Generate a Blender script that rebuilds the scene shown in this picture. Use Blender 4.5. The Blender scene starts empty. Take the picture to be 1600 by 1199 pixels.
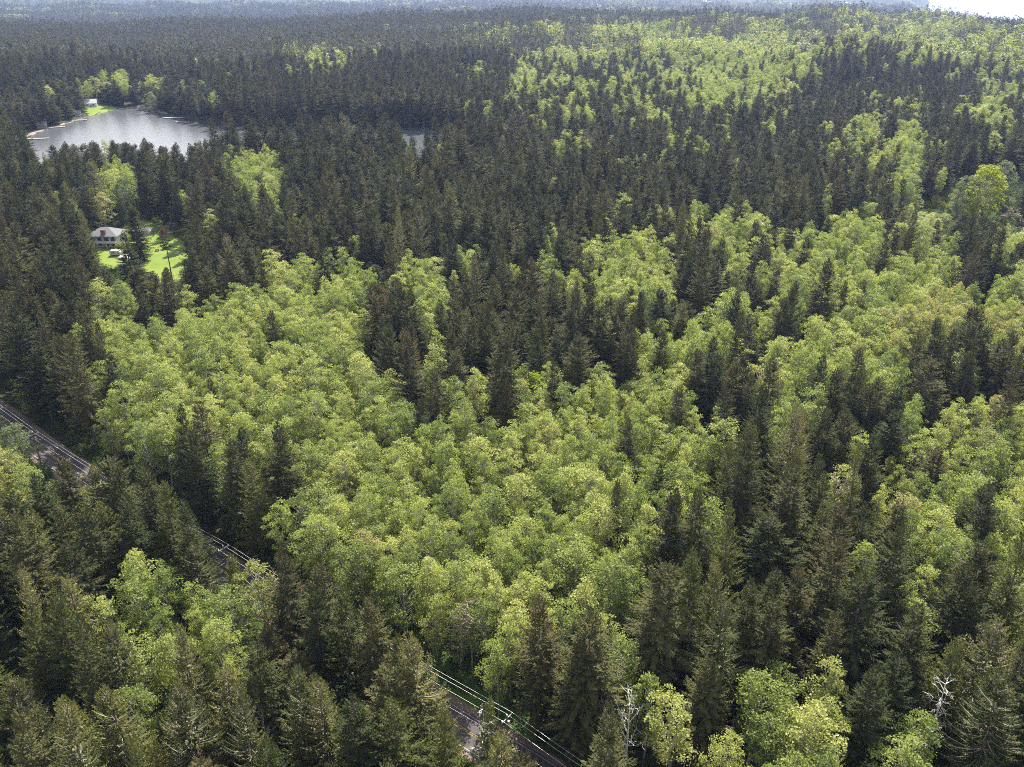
import bpy, math, random
import numpy as np
from mathutils import Vector, Matrix

R = math.radians
rng = np.random.default_rng(7)
random.seed(7)
scene = bpy.context.scene
col = scene.collection

# ------------------------------------------------------------------ camera
CAM_Z = 122.0
PITCH = 25.3                      # degrees below the horizon
FPX = 1353.0                      # focal length in photo pixels (1600 wide)
cam_d = bpy.data.cameras.new('camera')
cam_d.sensor_width = 36.0
cam_d.sensor_fit = 'HORIZONTAL'
cam_d.lens = 36.0 * FPX / 1600.0
cam_d.clip_start = 1.0
cam_d.clip_end = 60000.0
cam = bpy.data.objects.new('camera', cam_d)
cam.location = (0, 0, CAM_Z)
cam.rotation_euler = (R(90 - PITCH), 0, 0)
col.objects.link(cam)
scene.camera = cam

# ------------------------------------------------------------------ sky and sun
SUN_EL, SUN_AZ = 46.0, 16.0       # ahead of the camera, a little to the right
world = bpy.data.worlds.new('World')
scene.world = world
world.use_nodes = True
wn = world.node_tree
wn.nodes.clear()
sky = wn.nodes.new('ShaderNodeTexSky')
sky.sky_type = 'NISHITA'
sky.sun_disc = False
sky.sun_elevation = R(SUN_EL)
sky.sun_rotation = R(SUN_AZ)
sky.altitude = 150
sky.air_density = 1.0
sky.dust_density = 2.5
# broken bright cloud all over the sky, as the lake mirrors it
tcw = wn.nodes.new('ShaderNodeTexCoord')
cn = wn.nodes.new('ShaderNodeTexNoise')
cn.inputs['Scale'].default_value = 1.1
cn.inputs['Detail'].default_value = 6
cn.inputs['Roughness'].default_value = 0.55
sep = wn.nodes.new('ShaderNodeSeparateXYZ')
wn.links.new(tcw.outputs['Generated'], sep.inputs[0])
zc_ = wn.nodes.new('ShaderNodeMath')
zc_.operation = 'MAXIMUM'
wn.links.new(sep.outputs['Z'], zc_.inputs[0])
zc_.inputs[1].default_value = 0.0
zp_ = wn.nodes.new('ShaderNodeMath')
zp_.operation = 'ADD'
wn.links.new(zc_.outputs[0], zp_.inputs[0])
zp_.inputs[1].default_value = 0.16
dv_ = wn.nodes.new('ShaderNodeVectorMath')
dv_.operation = 'DIVIDE'
cb_ = wn.nodes.new('ShaderNodeCombineXYZ')
for k_ in range(3):
    wn.links.new(zp_.outputs[0], cb_.inputs[k_])
wn.links.new(tcw.outputs['Generated'], dv_.inputs[0])
wn.links.new(cb_.outputs[0], dv_.inputs[1])
wn.links.new(dv_.outputs[0], cn.inputs['Vector'])
cr_ = wn.nodes.new('ShaderNodeValToRGB')
cr_.color_ramp.elements[0].position = 0.44
cr_.color_ramp.elements[1].position = 0.62
cov = wn.nodes.new('ShaderNodeMapRange')          # seen edge on, broken cloud covers more of the low sky
cov.inputs[1].default_value = 0.0
cov.inputs[2].default_value = 0.5
cov.inputs[3].default_value = 0.22
cov.inputs[4].default_value = 0.0
wn.links.new(zc_.outputs[0], cov.inputs[0])
ca_ = wn.nodes.new('ShaderNodeMath')
ca_.operation = 'ADD'
wn.links.new(cn.outputs['Fac'], ca_.inputs[0])
wn.links.new(cov.outputs[0], ca_.inputs[1])
wn.links.new(ca_.outputs[0], cr_.inputs[0])
cmx = wn.nodes.new('ShaderNodeMix')
cmx.data_type = 'RGBA'
cmx.inputs[7].default_value = (15.0, 15.0, 15.6, 1)
wn.links.new(cr_.outputs[0], cmx.inputs[0])
wn.links.new(sky.outputs[0], cmx.inputs[6])
bg = wn.nodes.new('ShaderNodeBackground')
bg.inputs['Strength'].default_value = 0.058
wo = wn.nodes.new('ShaderNodeOutputWorld')
wn.links.new(cmx.outputs[2], bg.inputs['Color'])
wn.links.new(bg.outputs[0], wo.inputs['Surface'])

sun_d = bpy.data.lights.new('sun', 'SUN')
sun_d.energy = 5.0
sun_d.angle = R(0.53)
sun_d.color = (1.0, 0.93, 0.80)
sun = bpy.data.objects.new('sun', sun_d)
to_sun = Vector((math.sin(R(SUN_AZ)) * math.cos(R(SUN_EL)), math.cos(R(SUN_AZ)) * math.cos(R(SUN_EL)), math.sin(R(SUN_EL))))
sun.rotation_euler = (-to_sun).to_track_quat('-Z', 'Y').to_euler()
sun.location = (0, 0, 400)
col.objects.link(sun)

vs = scene.view_settings
vs.view_transform = 'Standard'
vs.look = 'None'
vs.exposure = 1.4
vs.gamma = 1.0
vs.use_curve_mapping = False
cy = scene.cycles
cy.max_bounces = 4
cy.diffuse_bounces = 2
cy.glossy_bounces = 2
cy.transmission_bounces = 2
cy.volume_bounces = 0
cy.use_denoising = False
cy.pixel_filter_type = 'BLACKMAN_HARRIS'
cy.filter_width = 1.0
cy.caustics_reflective = False
cy.caustics_refractive = False
cy.sample_clamp_indirect = 4.0

# ------------------------------------------------------------------ projection helpers
CP, SP = math.cos(R(PITCH)), math.sin(R(PITCH))


def project(x, y, z):
    """World point(s) to photo pixel(s)."""
    f = y * CP - (z - CAM_Z) * SP
    u = y * SP + (z - CAM_Z) * CP
    f = np.where(f < 1e-3, 1e-3, f)
    return 800 + FPX * x / f, 599.5 - FPX * u / f


def smooth(v, a, b):
    t = np.clip((v - a) / (b - a), 0, 1)
    return t * t * (3 - 2 * t)


def terrain_raw(x, y):
    D = np.hypot(x, y)
    az = np.degrees(np.arctan2(x, y))
    crest = np.interp(az, [-40, -32, -15, -5, 5, 20, 32, 40], [-8, -8, -5, 8, 20, 17, 17, 17])
    a = np.interp(D, [0, 150, 420, 700, 900], [0, 0, 5, 9, 9])
    t = smooth(D, 800, 1900)
    z = a * (1 - t) + crest * t
    t2 = smooth(D, 2050, 3100)
    z = z * (1 - t2) + (-48.0) * t2
    z = z + smooth(D, 3500, 9000) * 70 * (0.7 + 0.5 * np.sin(az * 0.21 + 1.0))
    und = (np.sin(x * 0.011 + 0.7) * np.cos(y * 0.0085 + x * 0.004) + 0.6 * np.sin(y * 0.017 - x * 0.012 + 2.0))
    z = z + und * np.interp(D, [0, 150, 500, 760, 1000, 1500, 2500, 5000], [0.4, 0.6, 0.5, 0.5, 6.0, 11.0, 7.0, 14.0]) * (1 + .7 * smooth(az, 4, 16) * smooth(D, 600, 900))
    knoll = 14 * np.exp(-(((x - 330) / 130) ** 2 + ((y - 1130) / 150) ** 2)) - 10 * np.exp(-(((x - 420) / 110) ** 2 + ((y - 860) / 90) ** 2))
    z = z + knoll
    sea = smooth(D, 2500, 3600) * smooth(az, 22.4, 24.6) * (az < 120)
    z = z * (1 - sea) + (-125.0) * sea
    return z


def poly_sd(px, py, poly):
    """Signed distance to polygon (negative inside), vectorised."""
    P = np.asarray(poly, float)
    Q = np.roll(P, -1, 0)
    best = np.full(px.shape, 1e18)
    inside = np.zeros(px.shape, bool)
    for (ax, ay), (bx, by) in zip(P, Q):
        dx, dy = bx - ax, by - ay
        t = np.clip(((px - ax) * dx + (py - ay) * dy) / (dx * dx + dy * dy + 1e-12), 0, 1)
        best = np.minimum(best, (px - ax - t * dx) ** 2 + (py - ay - t * dy) ** 2)
        if ay != by:
            c = ((ay > py) != (by > py)) & (px < (bx - ax) * (py - ay) / (by - ay) + ax)
            inside ^= c
    d = np.sqrt(best)
    return np.where(inside, -d, d)


def ray(px, py):
    u, v = (px - 800) / FPX, (599.5 - py) / FPX
    return np.array([u, CP + v * SP, -SP + v * CP])


def at_z(px, py, z):
    r = ray(px, py)
    t = (z - CAM_Z) / r[2]
    return np.array([r[0] * t, r[1] * t, z])


LAKE_Z = 9.0
lake_px = [(18, 236), (38, 216), (70, 203), (108, 192), (140, 181), (176, 172), (214, 168), (236, 172), (262, 180), (286, 184), (296, 192), (345, 198), (420, 201),
           (520, 203), (600, 203), (648, 204), (700, 206), (742, 212), (790, 210), (806, 216), (790, 232), (730, 244), (664, 257), (600, 250), (480, 246), (360, 250),
           (250, 258), (150, 262), (70, 258), (24, 250)]
lake_poly = [tuple(at_z(a, b, LAKE_Z)[:2]) for a, b in lake_px]


def terrain(x, y):
    x = np.atleast_1d(np.asarray(x, float))
    y = np.atleast_1d(np.asarray(y, float))
    z = terrain_raw(x, y)
    m = (np.abs(x + 250) < 560) & (y > 350) & (y < 1000)
    if m.any():
        sd = poly_sd(x[m], y[m], lake_poly)
        w = smooth(sd, -3, 60)
        zz = (LAKE_Z + 0.9) * (1 - w) + z[m] * w
        bank = smooth(sd, -6, 3)
        zz = (LAKE_Z - 2.5) * (1 - bank) + zz * bank
        z[m] = zz
    return z


def tz(x, y):
    return float(terrain(x, y)[0])


def on_ground(px, py, h=0.0):
    """World x, y of the spot whose point h metres above the ground shows at the pixel."""
    z = h
    for _ in range(14):
        p = at_z(px, py, z)
        z = 0.5 * z + 0.5 * (tz(p[0], p[1]) + h)
    p = at_z(px, py, z)
    return float(p[0]), float(p[1])


# ------------------------------------------------------------------ materials
def new_mat(name):
    m = bpy.data.materials.new(name)
    m.use_nodes = True
    nt = m.node_tree
    nt.nodes.clear()
    out = nt.nodes.new('ShaderNodeOutputMaterial')
    return m, nt, out


def ramp(nt, fac, stops):
    r = nt.nodes.new('ShaderNodeValToRGB')
    el = r.color_ramp.elements
    while len(el) < len(stops):
        el.new(0.5)
    for e, (p, c) in zip(el, stops):
        e.position = p
        e.color = (*c, 1)
    if fac is not None:
        nt.links.new(fac, r.inputs[0])
    return r.outputs[0]


def noise(nt, scale, detail=4, rough=0.55, coord='Object', vec=None):
    n = nt.nodes.new('ShaderNodeTexNoise')
    n.inputs['Scale'].default_value = scale
    n.inputs['Detail'].default_value = detail
    n.inputs['Roughness'].default_value = rough
    if vec is None:
        tc = nt.nodes.new('ShaderNodeTexCoord')
        vec = tc.outputs[coord]
    nt.links.new(vec, n.inputs['Vector'])
    return n.outputs['Fac']


def mixc(nt, fac, a, b, mode='MIX'):
    m = nt.nodes.new('ShaderNodeMix')
    m.data_type = 'RGBA'
    m.blend_type = mode
    for sock, v in ((m.inputs[0], fac), (m.inputs[6], a), (m.inputs[7], b)):
        if isinstance(v, (int, float)):
            sock.default_value = v
        elif isinstance(v, tuple):
            sock.default_value = (*v, 1)
        else:
            nt.links.new(v, sock)
    return m.outputs[2]


def foliage_mat(name, stops, trans_stops, trans=0.4, rough=0.55, leaf_noise=0.9, spec=0.25):
    """Leaves: colour varies from tree to tree and from spray to spray; light also passes through."""
    m, nt, out = new_mat(name)
    oi = nt.nodes.new('ShaderNodeObjectInfo')
    nz = noise(nt, leaf_noise, 2, 0.6)
    add = nt.nodes.new('ShaderNodeMath')
    add.operation = 'MULTIPLY_ADD'
    nt.links.new(nz, add.inputs[0])
    add.inputs[1].default_value = 0.9
    sub = nt.nodes.new('ShaderNodeMath')
    sub.operation = 'MULTIPLY_ADD'
    nt.links.new(oi.outputs['Random'], sub.inputs[0])
    sub.inputs[1].default_value = 0.8
    sub.inputs[2].default_value = -0.35
    nt.links.new(sub.outputs[0], add.inputs[2])
    c1 = ramp(nt, add.outputs[0], stops)
    c2 = ramp(nt, add.outputs[0], trans_stops)
    b = nt.nodes.new('ShaderNodeBsdfPrincipled')
    b.inputs['Roughness'].default_value = rough
    b.inputs['Specular IOR Level'].default_value = spec
    nt.links.new(c1, b.inputs['Base Color'])
    t = nt.nodes.new('ShaderNodeBsdfTranslucent')
    nt.links.new(c2, t.inputs['Color'])
    mx = nt.nodes.new('ShaderNodeMixShader')
    mx.inputs[0].default_value = trans
    nt.links.new(b.outputs[0], mx.inputs[1])
    nt.links.new(t.outputs[0], mx.inputs[2])
    nt.links.new(mx.outputs[0], out.inputs['Surface'])
    return m


def solid_mat(name, c1, c2, scale=3.0, rough=0.8, bump=0.0, metallic=0.0, spec=0.3, coord='Object'):
    m, nt, out = new_mat(name)
    b = nt.nodes.new('ShaderNodeBsdfPrincipled')
    f = noise(nt, scale, 5, 0.6, coord)
    c = ramp(nt, f, [(0.3, c1), (0.7, c2)])
    nt.links.new(c, b.inputs['Base Color'])
    b.inputs['Roughness'].default_value = rough
    b.inputs['Metallic'].default_value = metallic
    b.inputs['Specular IOR Level'].default_value = spec
    if bump:
        bp = nt.nodes.new('ShaderNodeBump')
        bp.inputs['Strength'].default_value = bump
        nt.links.new(f, bp.inputs['Height'])
        nt.links.new(bp.outputs[0], b.inputs['Normal'])
    nt.links.new(b.outputs[0], out.inputs['Surface'])
    return m


M = {}
M['fir'] = foliage_mat('fir_needles', [(0.08, (0.027, 0.040, 0.014)), (0.5, (0.050, 0.062, 0.021)), (0.92, (0.092, 0.094, 0.036))],
                       [(0.1, (0.03, 0.04, 0.012)), (0.9, (0.075, 0.082, 0.024))], 0.16, 0.75, spec=0.06)
M['fir_cone'] = foliage_mat('fir_cone_tips', [(0.1, (0.055, 0.035, 0.02)), (0.9, (0.10, 0.064, 0.034))],
                            [(0.1, (0.08, 0.05, 0.02)), (0.9, (0.14, 0.085, 0.03))], 0.15, 0.8, spec=0.05)
M['cedar'] = foliage_mat('cedar_sprays', [(0.1, (0.040, 0.056, 0.013)), (0.5, (0.072, 0.088, 0.02)), (0.9, (0.125, 0.132, 0.032))],
                         [(0.1, (0.07, 0.09, 0.015)), (0.9, (0.17, 0.17, 0.04))], 0.26, 0.7, spec=0.1)
M['cedar_tip'] = foliage_mat('cedar_tan_tips', [(0.1, (0.10, 0.092, 0.03)), (0.9, (0.19, 0.165, 0.06))],
                             [(0.1, (0.12, 0.11, 0.03)), (0.9, (0.2, 0.18, 0.06))], 0.25, 0.6)
M['alder'] = foliage_mat('alder_leaves', [(0.1, (0.12, 0.155, 0.045)), (0.5, (0.205, 0.24, 0.07)), (0.9, (0.34, 0.345, 0.115))],
                         [(0.1, (0.28, 0.38, 0.065)), (0.5, (0.40, 0.51, 0.095)), (0.9, (0.52, 0.58, 0.14))], 0.38, 0.55, spec=0.28)
M['alder_pale'] = foliage_mat('alder_pale_leaves', [(0.1, (0.17, 0.195, 0.07)), (0.5, (0.24, 0.255, 0.095)), (0.9, (0.32, 0.315, 0.14))],
                              [(0.1, (0.3, 0.36, 0.07)), (0.9, (0.48, 0.46, 0.14))], 0.45, 0.6, spec=0.2)
M['grey_leaf'] = foliage_mat('grey_green_leaves', [(0.1, (0.10, 0.13, 0.06)), (0.9, (0.20, 0.225, 0.115))],
                             [(0.1, (0.17, 0.24, 0.09)), (0.9, (0.30, 0.34, 0.16))], 0.42, 0.6)
M['maple'] = foliage_mat('maple_leaves', [(0.1, (0.11, 0.16, 0.016)), (0.9, (0.20, 0.24, 0.03))],
                         [(0.1, (0.26, 0.36, 0.02)), (0.9, (0.42, 0.46, 0.03))], 0.5, 0.45)
M['yellow'] = foliage_mat('yellow_leaves', [(0.1, (0.28, 0.25, 0.03)), (0.9, (0.40, 0.33, 0.06))],
                          [(0.1, (0.42, 0.38, 0.03)), (0.9, (0.55, 0.45, 0.06))], 0.45, 0.5)
M['brush'] = foliage_mat('meadow_brush_leaves', [(0.1, (0.16, 0.19, 0.045)), (0.9, (0.28, 0.27, 0.07))],
                         [(0.1, (0.26, 0.32, 0.05)), (0.9, (0.42, 0.40, 0.08))], 0.4, 0.6)
M['orange'] = foliage_mat('orange_leaves', [(0.1, (0.24, 0.12, 0.07)), (0.9, (0.36, 0.20, 0.12))],
                          [(0.1, (0.4, 0.13, 0.05)), (0.9, (0.5, 0.2, 0.1))], 0.4, 0.5)
M['shrub'] = foliage_mat('shrub_leaves', [(0.1, (0.040, 0.070, 0.015)), (0.9, (0.09, 0.14, 0.03))],
                         [(0.1, (0.07, 0.13, 0.015)), (0.9, (0.14, 0.22, 0.03))], 0.35, 0.5)
M['bark'] = solid_mat('dark_bark', (0.075, 0.055, 0.042), (0.15, 0.12, 0.095), 4, 0.9, 0.3)
M['bark_pale'] = solid_mat('pale_limb_bark', (0.24, 0.20, 0.155), (0.42, 0.37, 0.30), 4, 0.85, 0.2)
M['bark_alder'] = solid_mat('alder_bark', (0.20, 0.185, 0.16), (0.40, 0.385, 0.35), 3, 0.85, 0.2)
M['bone'] = solid_mat('bleached_wood', (0.45, 0.42, 0.38), (0.66, 0.63, 0.59), 5, 0.8, 0.2)
M['snag'] = solid_mat('dead_reddish_wood', (0.22, 0.16, 0.13), (0.36, 0.28, 0.24), 5, 0.85, 0.2)


# ------------------------------------------------------------------ mesh building
def mesh_from(name, V, F, mats, mi=None, smooth_shade=False):
    V = np.asarray(V, np.float32).reshape(-1, 3)
    me = bpy.data.meshes.new(name)
    if isinstance(F, np.ndarray):
        n, k = F.shape
        me.vertices.add(len(V))
        me.vertices.foreach_set('co', V.ravel())
        me.loops.add(n * k)
        me.loops.foreach_set('vertex_index', F.astype(np.int32).ravel())
        me.polygons.add(n)
        me.polygons.foreach_set('loop_start', np.arange(0, n * k, k, dtype=np.int32))
    else:
        me.from_pydata([tuple(map(float, v)) for v in V], [], [tuple(int(i) for i in f) for f in F])
    for m in mats:
        me.materials.append(m)
    if mi is not None:
        me.polygons.foreach_set('material_index', np.asarray(mi, np.int32))
    me.update(calc_edges=True)
    if smooth_shade:
        me.polygons.foreach_set('use_smooth', np.ones(len(me.polygons), bool))
    return me


def obj(name, me, parent=None, loc=None, rot=None, scl=None, **props):
    o = bpy.data.objects.new(name, me)
    col.objects.link(o)
    if parent is not None:
        o.parent = parent
    if loc is not None:
        o.location = loc
    if rot is not None:
        o.rotation_euler = rot
    if scl is not None:
        o.scale = scl
    for k, v in props.items():
        o[k] = v
    return o


def thing(name, label, cat, loc=(0, 0, 0), rz=0.0, group=None):
    o = obj(name, None, loc=loc, rot=(0, 0, rz), label=label, category=cat)
    o.empty_display_size = 0.5
    if group:
        o['group'] = group
    return o


class MB:
    """Collects boxes, tubes and faces into one mesh."""

    def __init__(self):
        self.V, self.F, self.I = [], [], []

    def face(self, pts, mi=0):
        n = len(self.V)
        self.V += [tuple(p) for p in pts]
        self.F.append(tuple(range(n, n + len(pts))))
        self.I.append(mi)

    def box(self, x0, x1, y0, y1, z0, z1, mi=0):
        n = len(self.V)
        self.V += [(x0, y0, z0), (x1, y0, z0), (x1, y1, z0), (x0, y1, z0), (x0, y0, z1), (x1, y0, z1), (x1, y1, z1), (x0, y1, z1)]
        for f in ((0, 3, 2, 1), (4, 5, 6, 7), (0, 1, 5, 4), (1, 2, 6, 5), (2, 3, 7, 6), (3, 0, 4, 7)):
            self.F.append(tuple(n + i for i in f))
            self.I.append(mi)

    def tube(self, pts, rad, k=6, mi=0, cap=True):
        pts = [np.asarray(p, float) for p in pts]
        n0 = len(self.V)
        for i, p in enumerate(pts):
            d = pts[min(i + 1, len(pts) - 1)] - pts[max(i - 1, 0)]
            d = d / (np.linalg.norm(d) + 1e-9)
            a = np.cross(d, (0.31, 0.87, 0.38))
            a /= np.linalg.norm(a) + 1e-9
            b = np.cross(d, a)
            r = rad[i] if hasattr(rad, '__len__') else rad
            for j in range(k):
                t = 2 * math.pi * j / k
                self.V.append(tuple(p + r * (math.cos(t) * a + math.sin(t) * b)))
        for i in range(len(pts) - 1):
            for j in range(k):
                a0, b0 = n0 + i * k + j, n0 + i * k + (j + 1) % k
                self.F.append((a0, b0, b0 + k, a0 + k))
                self.I.append(mi)
        if cap:
            self.F.append(tuple(n0 + (len(pts) - 1) * k + j for j in range(k)))
            self.I.append(mi)

    def mesh(self, name, *mats, smooth_shade=False):
        return mesh_from(name, self.V, self.F, mats, self.I, smooth_shade)


def kites(P, dirs, length, width, nrm):
    """Pointed spray blades: base P, along dirs, broadest at a third; returns V, F (quads)."""
    side = np.cross(dirs, nrm)
    side /= np.linalg.norm(side, axis=1, keepdims=True) + 1e-9
    L, W = length[:, None], width[:, None]
    a = P
    b = P + dirs * L * 0.45 + side * W * 0.5
    c = P + dirs * L
    d = P + dirs * L * 0.45 - side * W * 0.5
    V = np.stack([a, b, c, d], 1).reshape(-1, 3)
    F = np.arange(len(V)).reshape(-1, 4)
    return V, F


def conifer(seed, h=28.0, rad=4.2, base=0.2, droop=0.0, upturn=0.25, sparse=1.0, mats=('fir', 'fir_cone'), tip_prob=0.0, limb='bark', spray=0.86,
            step=0.30, level=0.50, per=7, power=0.75, ragged=0.25, lod=False):
    """A fir or cedar: tapered trunk with limbs (first mesh) and needle sprays (second mesh)."""
    g = np.random.default_rng(seed)
    wood = MB()
    lean = g.normal(0, 0.012, 2)
    zs = np.linspace(0, h, 8)
    axis = lambda z: np.array([lean[0] * z + 0.12 * math.sin(z * 0.3 + seed), lean[1] * z + 0.12 * math.cos(z * 0.27 + seed), z])
    r0 = 0.0135 * h
    wood.tube([axis(z) for z in zs], [max(0.03, r0 * (1 - z / h) ** 0.85) for z in zs], 7 if not lod else 4)
    P, Dr, L, W, N, T = [], [], [], [], [], []
    z = base * h
    sect = g.uniform(0.8, 1.15, 9)
    while z < h * 0.992:
        t = (z - base * h) / (h - base * h)
        env = (1 - t) ** power * min(1.0, 0.45 + t * 3.0)
        for k in range(per if t < 0.93 else 3):
            a = g.uniform(0, 2 * math.pi)
            s9 = sect[int(a / (2 * math.pi) * 9) % 9]
            bl = rad * env * s9 * g.uniform(1 - ragged, 1 + ragged) + 0.25
            if g.random() > sparse:
                continue
            pit = np.interp(t, [0, 0.5, 1], [-0.18, 0.12, 0.9]) - droop * (1 - t) + g.normal(0, 0.09)
            out = np.array([math.cos(a), math.sin(a), 0.0])
            n = max(2, int(bl / step))
            ss = np.linspace(0.12, 1.0, n)
            o = axis(z)
            pts = o[None] + out[None] * (ss * bl * math.cos(pit))[:, None]
            pts[:, 2] += bl * (math.sin(pit) * ss - 0.22 * droop * ss + (upturn - 0.12) * ss ** 2.4 * 0.9)
            if not lod and bl > 0.9:
                q = [o, pts[n // 3], pts[2 * n // 3], pts[-1]]
                lt = 1.0 if limb == 'bark_pale' else 0.55
                wood.tube(q, [lt * (0.015 + 0.012 * bl), lt * (0.012 + 0.009 * bl), lt * (0.01 + 0.005 * bl), 0.006], 3, 1, False)
            tang = np.gradient(pts, axis=0) if n > 1 else out[None]
            tang = tang / (np.linalg.norm(tang, axis=1, keepdims=True) + 1e-9)
            up = np.array([0, 0, 1.0])
            side = np.cross(tang, up)
            for sgn in (-1, 1):
                keep = ss > 0.2
                m = keep.sum()
                if m == 0:
                    continue
                sp = spray * (1.15 - 0.6 * ss[keep]) * g.uniform(0.7, 1.3, m) * (0.55 + 0.45 * min(1, bl / 3))
                d = tang[keep] * g.uniform(0.35, 0.8, (m, 1)) + sgn * side[keep] * g.uniform(0.55, 0.95, (m, 1)) - up[None] * g.uniform(0.05, 0.45 + droop, (m, 1))
                d /= np.linalg.norm(d, axis=1, keepdims=True)
                P.append(pts[keep]); Dr.append(d); L.append(sp); W.append(sp * g.uniform(0.36, 0.58, m))
                nn = np.tile(up, (m, 1)) + g.normal(0, 0.45, (m, 3))
                N.append(nn)
                T.append((g.random(m) < tip_prob * (0.25 + 0.75 * t) * (ss[keep] > 0.45)).astype(int))
            P.append(pts[-1:] - tang[-1:] * 0.25); Dr.append(tang[-1:] + np.array([[0, 0, 0.12]])); L.append(np.array([spray * 0.95])); W.append(np.array([spray * 0.36]))
            N.append(up[None] + g.normal(0, 0.3, (1, 3)))
            T.append((g.random(1) < tip_prob * (0.3 + t)).astype(int))
        z += level * g.uniform(0.75, 1.25) * (1.0 if t < 0.8 else 0.6)
    P = np.concatenate(P); Dr = np.concatenate(Dr); L = np.concatenate(L); W = np.concatenate(W); N = np.concatenate(N); T = np.concatenate(T)
    V, F = kites(P, Dr, L, W, N)
    crown = mesh_from('conifer_crown', V, F, [M[mats[0]], M[mats[1]]], T)
    trunk = wood.mesh('conifer_trunk', M['bark'], M[limb], smooth_shade=False)
    return trunk, crown


def broadleaf(seed, h=20.0, rad=4.0, base=0.42, clumps=70, leaves=46, leaf=0.34, mat='alder', bark='bark_alder', flat=0.55, clump_r=1.05, lod=False, open_=0.0, stems=1):
    """A leafy tree: trunk with rising limbs (first mesh) and leaf clumps spread through an uneven crown (second)."""
    g = np.random.default_rng(seed)
    wood = MB()
    cz, rz = h * (base + 1) / 2, h * (1 - base) / 2
    lean = g.normal(0, 0.02, 2)
    axis = lambda z: np.array([lean[0] * z + 0.2 * math.sin(z * 0.35 + seed), lean[1] * z + 0.2 * math.cos(z * 0.3 + seed), z])
    zs = np.linspace(0, h * 0.88, 7)
    wood.tube([axis(z) for z in zs], [max(0.03, 0.0105 * h * (1 - z / h * 1.02) ** 0.9) for z in zs], 6 if not lod else 4)
    lob = g.uniform(0.6, 1.3, 7)
    P, N, S, D = [], [], [], []
    for i in range(clumps):
        a = g.uniform(0, 2 * math.pi)
        u = 1 - (i + g.random()) / clumps * 1.8          # from the top down to a little under the widest level
        u = max(-0.7, u)
        rr = math.sqrt(max(0.0, 1 - abs(u) ** 1.8)) * rad * lob[int(a / (2 * math.pi) * 7) % 7]
        rr *= g.uniform(0.3, 1.15) ** 0.6 * (1 - 0.15 * max(0, -u))
        zc = cz + rz * u * g.uniform(0.78, 1.12)
        c = axis(min(zc, h)) * np.array([1, 1, 0]) + np.array([math.cos(a) * rr, math.sin(a) * rr, zc])
        if not lod and (i % 2 == 0):
            b0 = axis(max(base * h * 0.8, zc - rr * 0.9 - 1.2))
            mid = (b0 + c) / 2 + np.array([0, 0, -0.25 + 0.1 * rr])
            wood.tube([b0, mid, c], [0.07, 0.05, 0.02], 3, 0, False)
        cr = clump_r * g.uniform(0.5, 1.4)
        n = int(leaves * (cr / clump_r) ** 1.5)
        q = g.normal(0, 1, (n, 3))
        q /= np.linalg.norm(q, axis=1, keepdims=True) + 1e-9
        q *= (g.random((n, 1)) ** 0.45) * cr
        q[:, 2] *= flat
        outw = np.array([math.cos(a), math.sin(a), 0])
        q[:, 2] -= 0.18 * (q @ outw)
        P.append(c + q)
        nn = np.array([0, 0, 0.55]) + 0.3 * outw * (rr / rad) + g.normal(0, 0.95, (n, 3))
        N.append(nn)
        S.append(leaf * g.uniform(0.6, 1.35, n))
    P = np.concatenate(P); N = np.concatenate(N); S = np.concatenate(S)
    N /= np.linalg.norm(N, axis=1, keepdims=True)
    d = g.normal(0, 1, N.shape)
    d -= N * (d * N).sum(1, keepdims=True)
    d /= np.linalg.norm(d, axis=1, keepdims=True) + 1e-9
    V, F = kites(P - d * (S * 0.5)[:, None], d, S, S * 0.78, N)
    crown = mesh_from('leafy_crown', V, F, [M[mat]])
    trunk = wood.mesh('leafy_trunk', M[bark])
    return trunk, crown


def bare_tree(seed, h, mat, spread=0.33, limbs=14, up=0.8):
    g = np.random.default_rng(seed)
    mb = MB()
    top = np.array([g.normal(0, 0.4), g.normal(0, 0.4), h])
    mb.tube([(0, 0, 0), top * 0.35 + g.normal(0, 0.15, 3), top * 0.7 + g.normal(0, 0.2, 3), top], [0.010 * h, 0.0075 * h, 0.005 * h, 0.02], 6)
    twigs = MB()
    for i in range(limbs):
        z = g.uniform(0.35, 0.95)
        o = top * z
        a = g.uniform(0, 2 * math.pi)
        L = h * spread * (1.15 - z) * g.uniform(0.6, 1.2) + 0.8
        d = np.array([math.cos(a), math.sin(a), up * g.uniform(0.4, 1.2)])
        d /= np.linalg.norm(d)
        p1 = o + d * L * 0.5 + g.normal(0, 0.15, 3)
        p2 = o + d * L + np.array([0, 0, 0.15 * L])
        twigs.tube([o, p1, p2], [0.075, 0.05, 0.02], 4, 0, False)
        for k in range(4):
            s = g.uniform(0.35, 0.95)
            q = o + (p2 - o) * s
            e = d + g.normal(0, 0.7, 3)
            e /= np.linalg.norm(e)
            q1 = q + e * L * g.uniform(0.2, 0.45)
            twigs.tube([q, q1], [0.05, 0.02], 3, 0, False)
            q2 = q1 + (e + g.normal(0, 0.5, 3)) * L * 0.16
            twigs.tube([q1, q2], [0.03, 0.012], 3, 0, False)
    return mb.mesh('bare_trunk', M[mat]), twigs.mesh('bare_limbs', M[mat])


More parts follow.
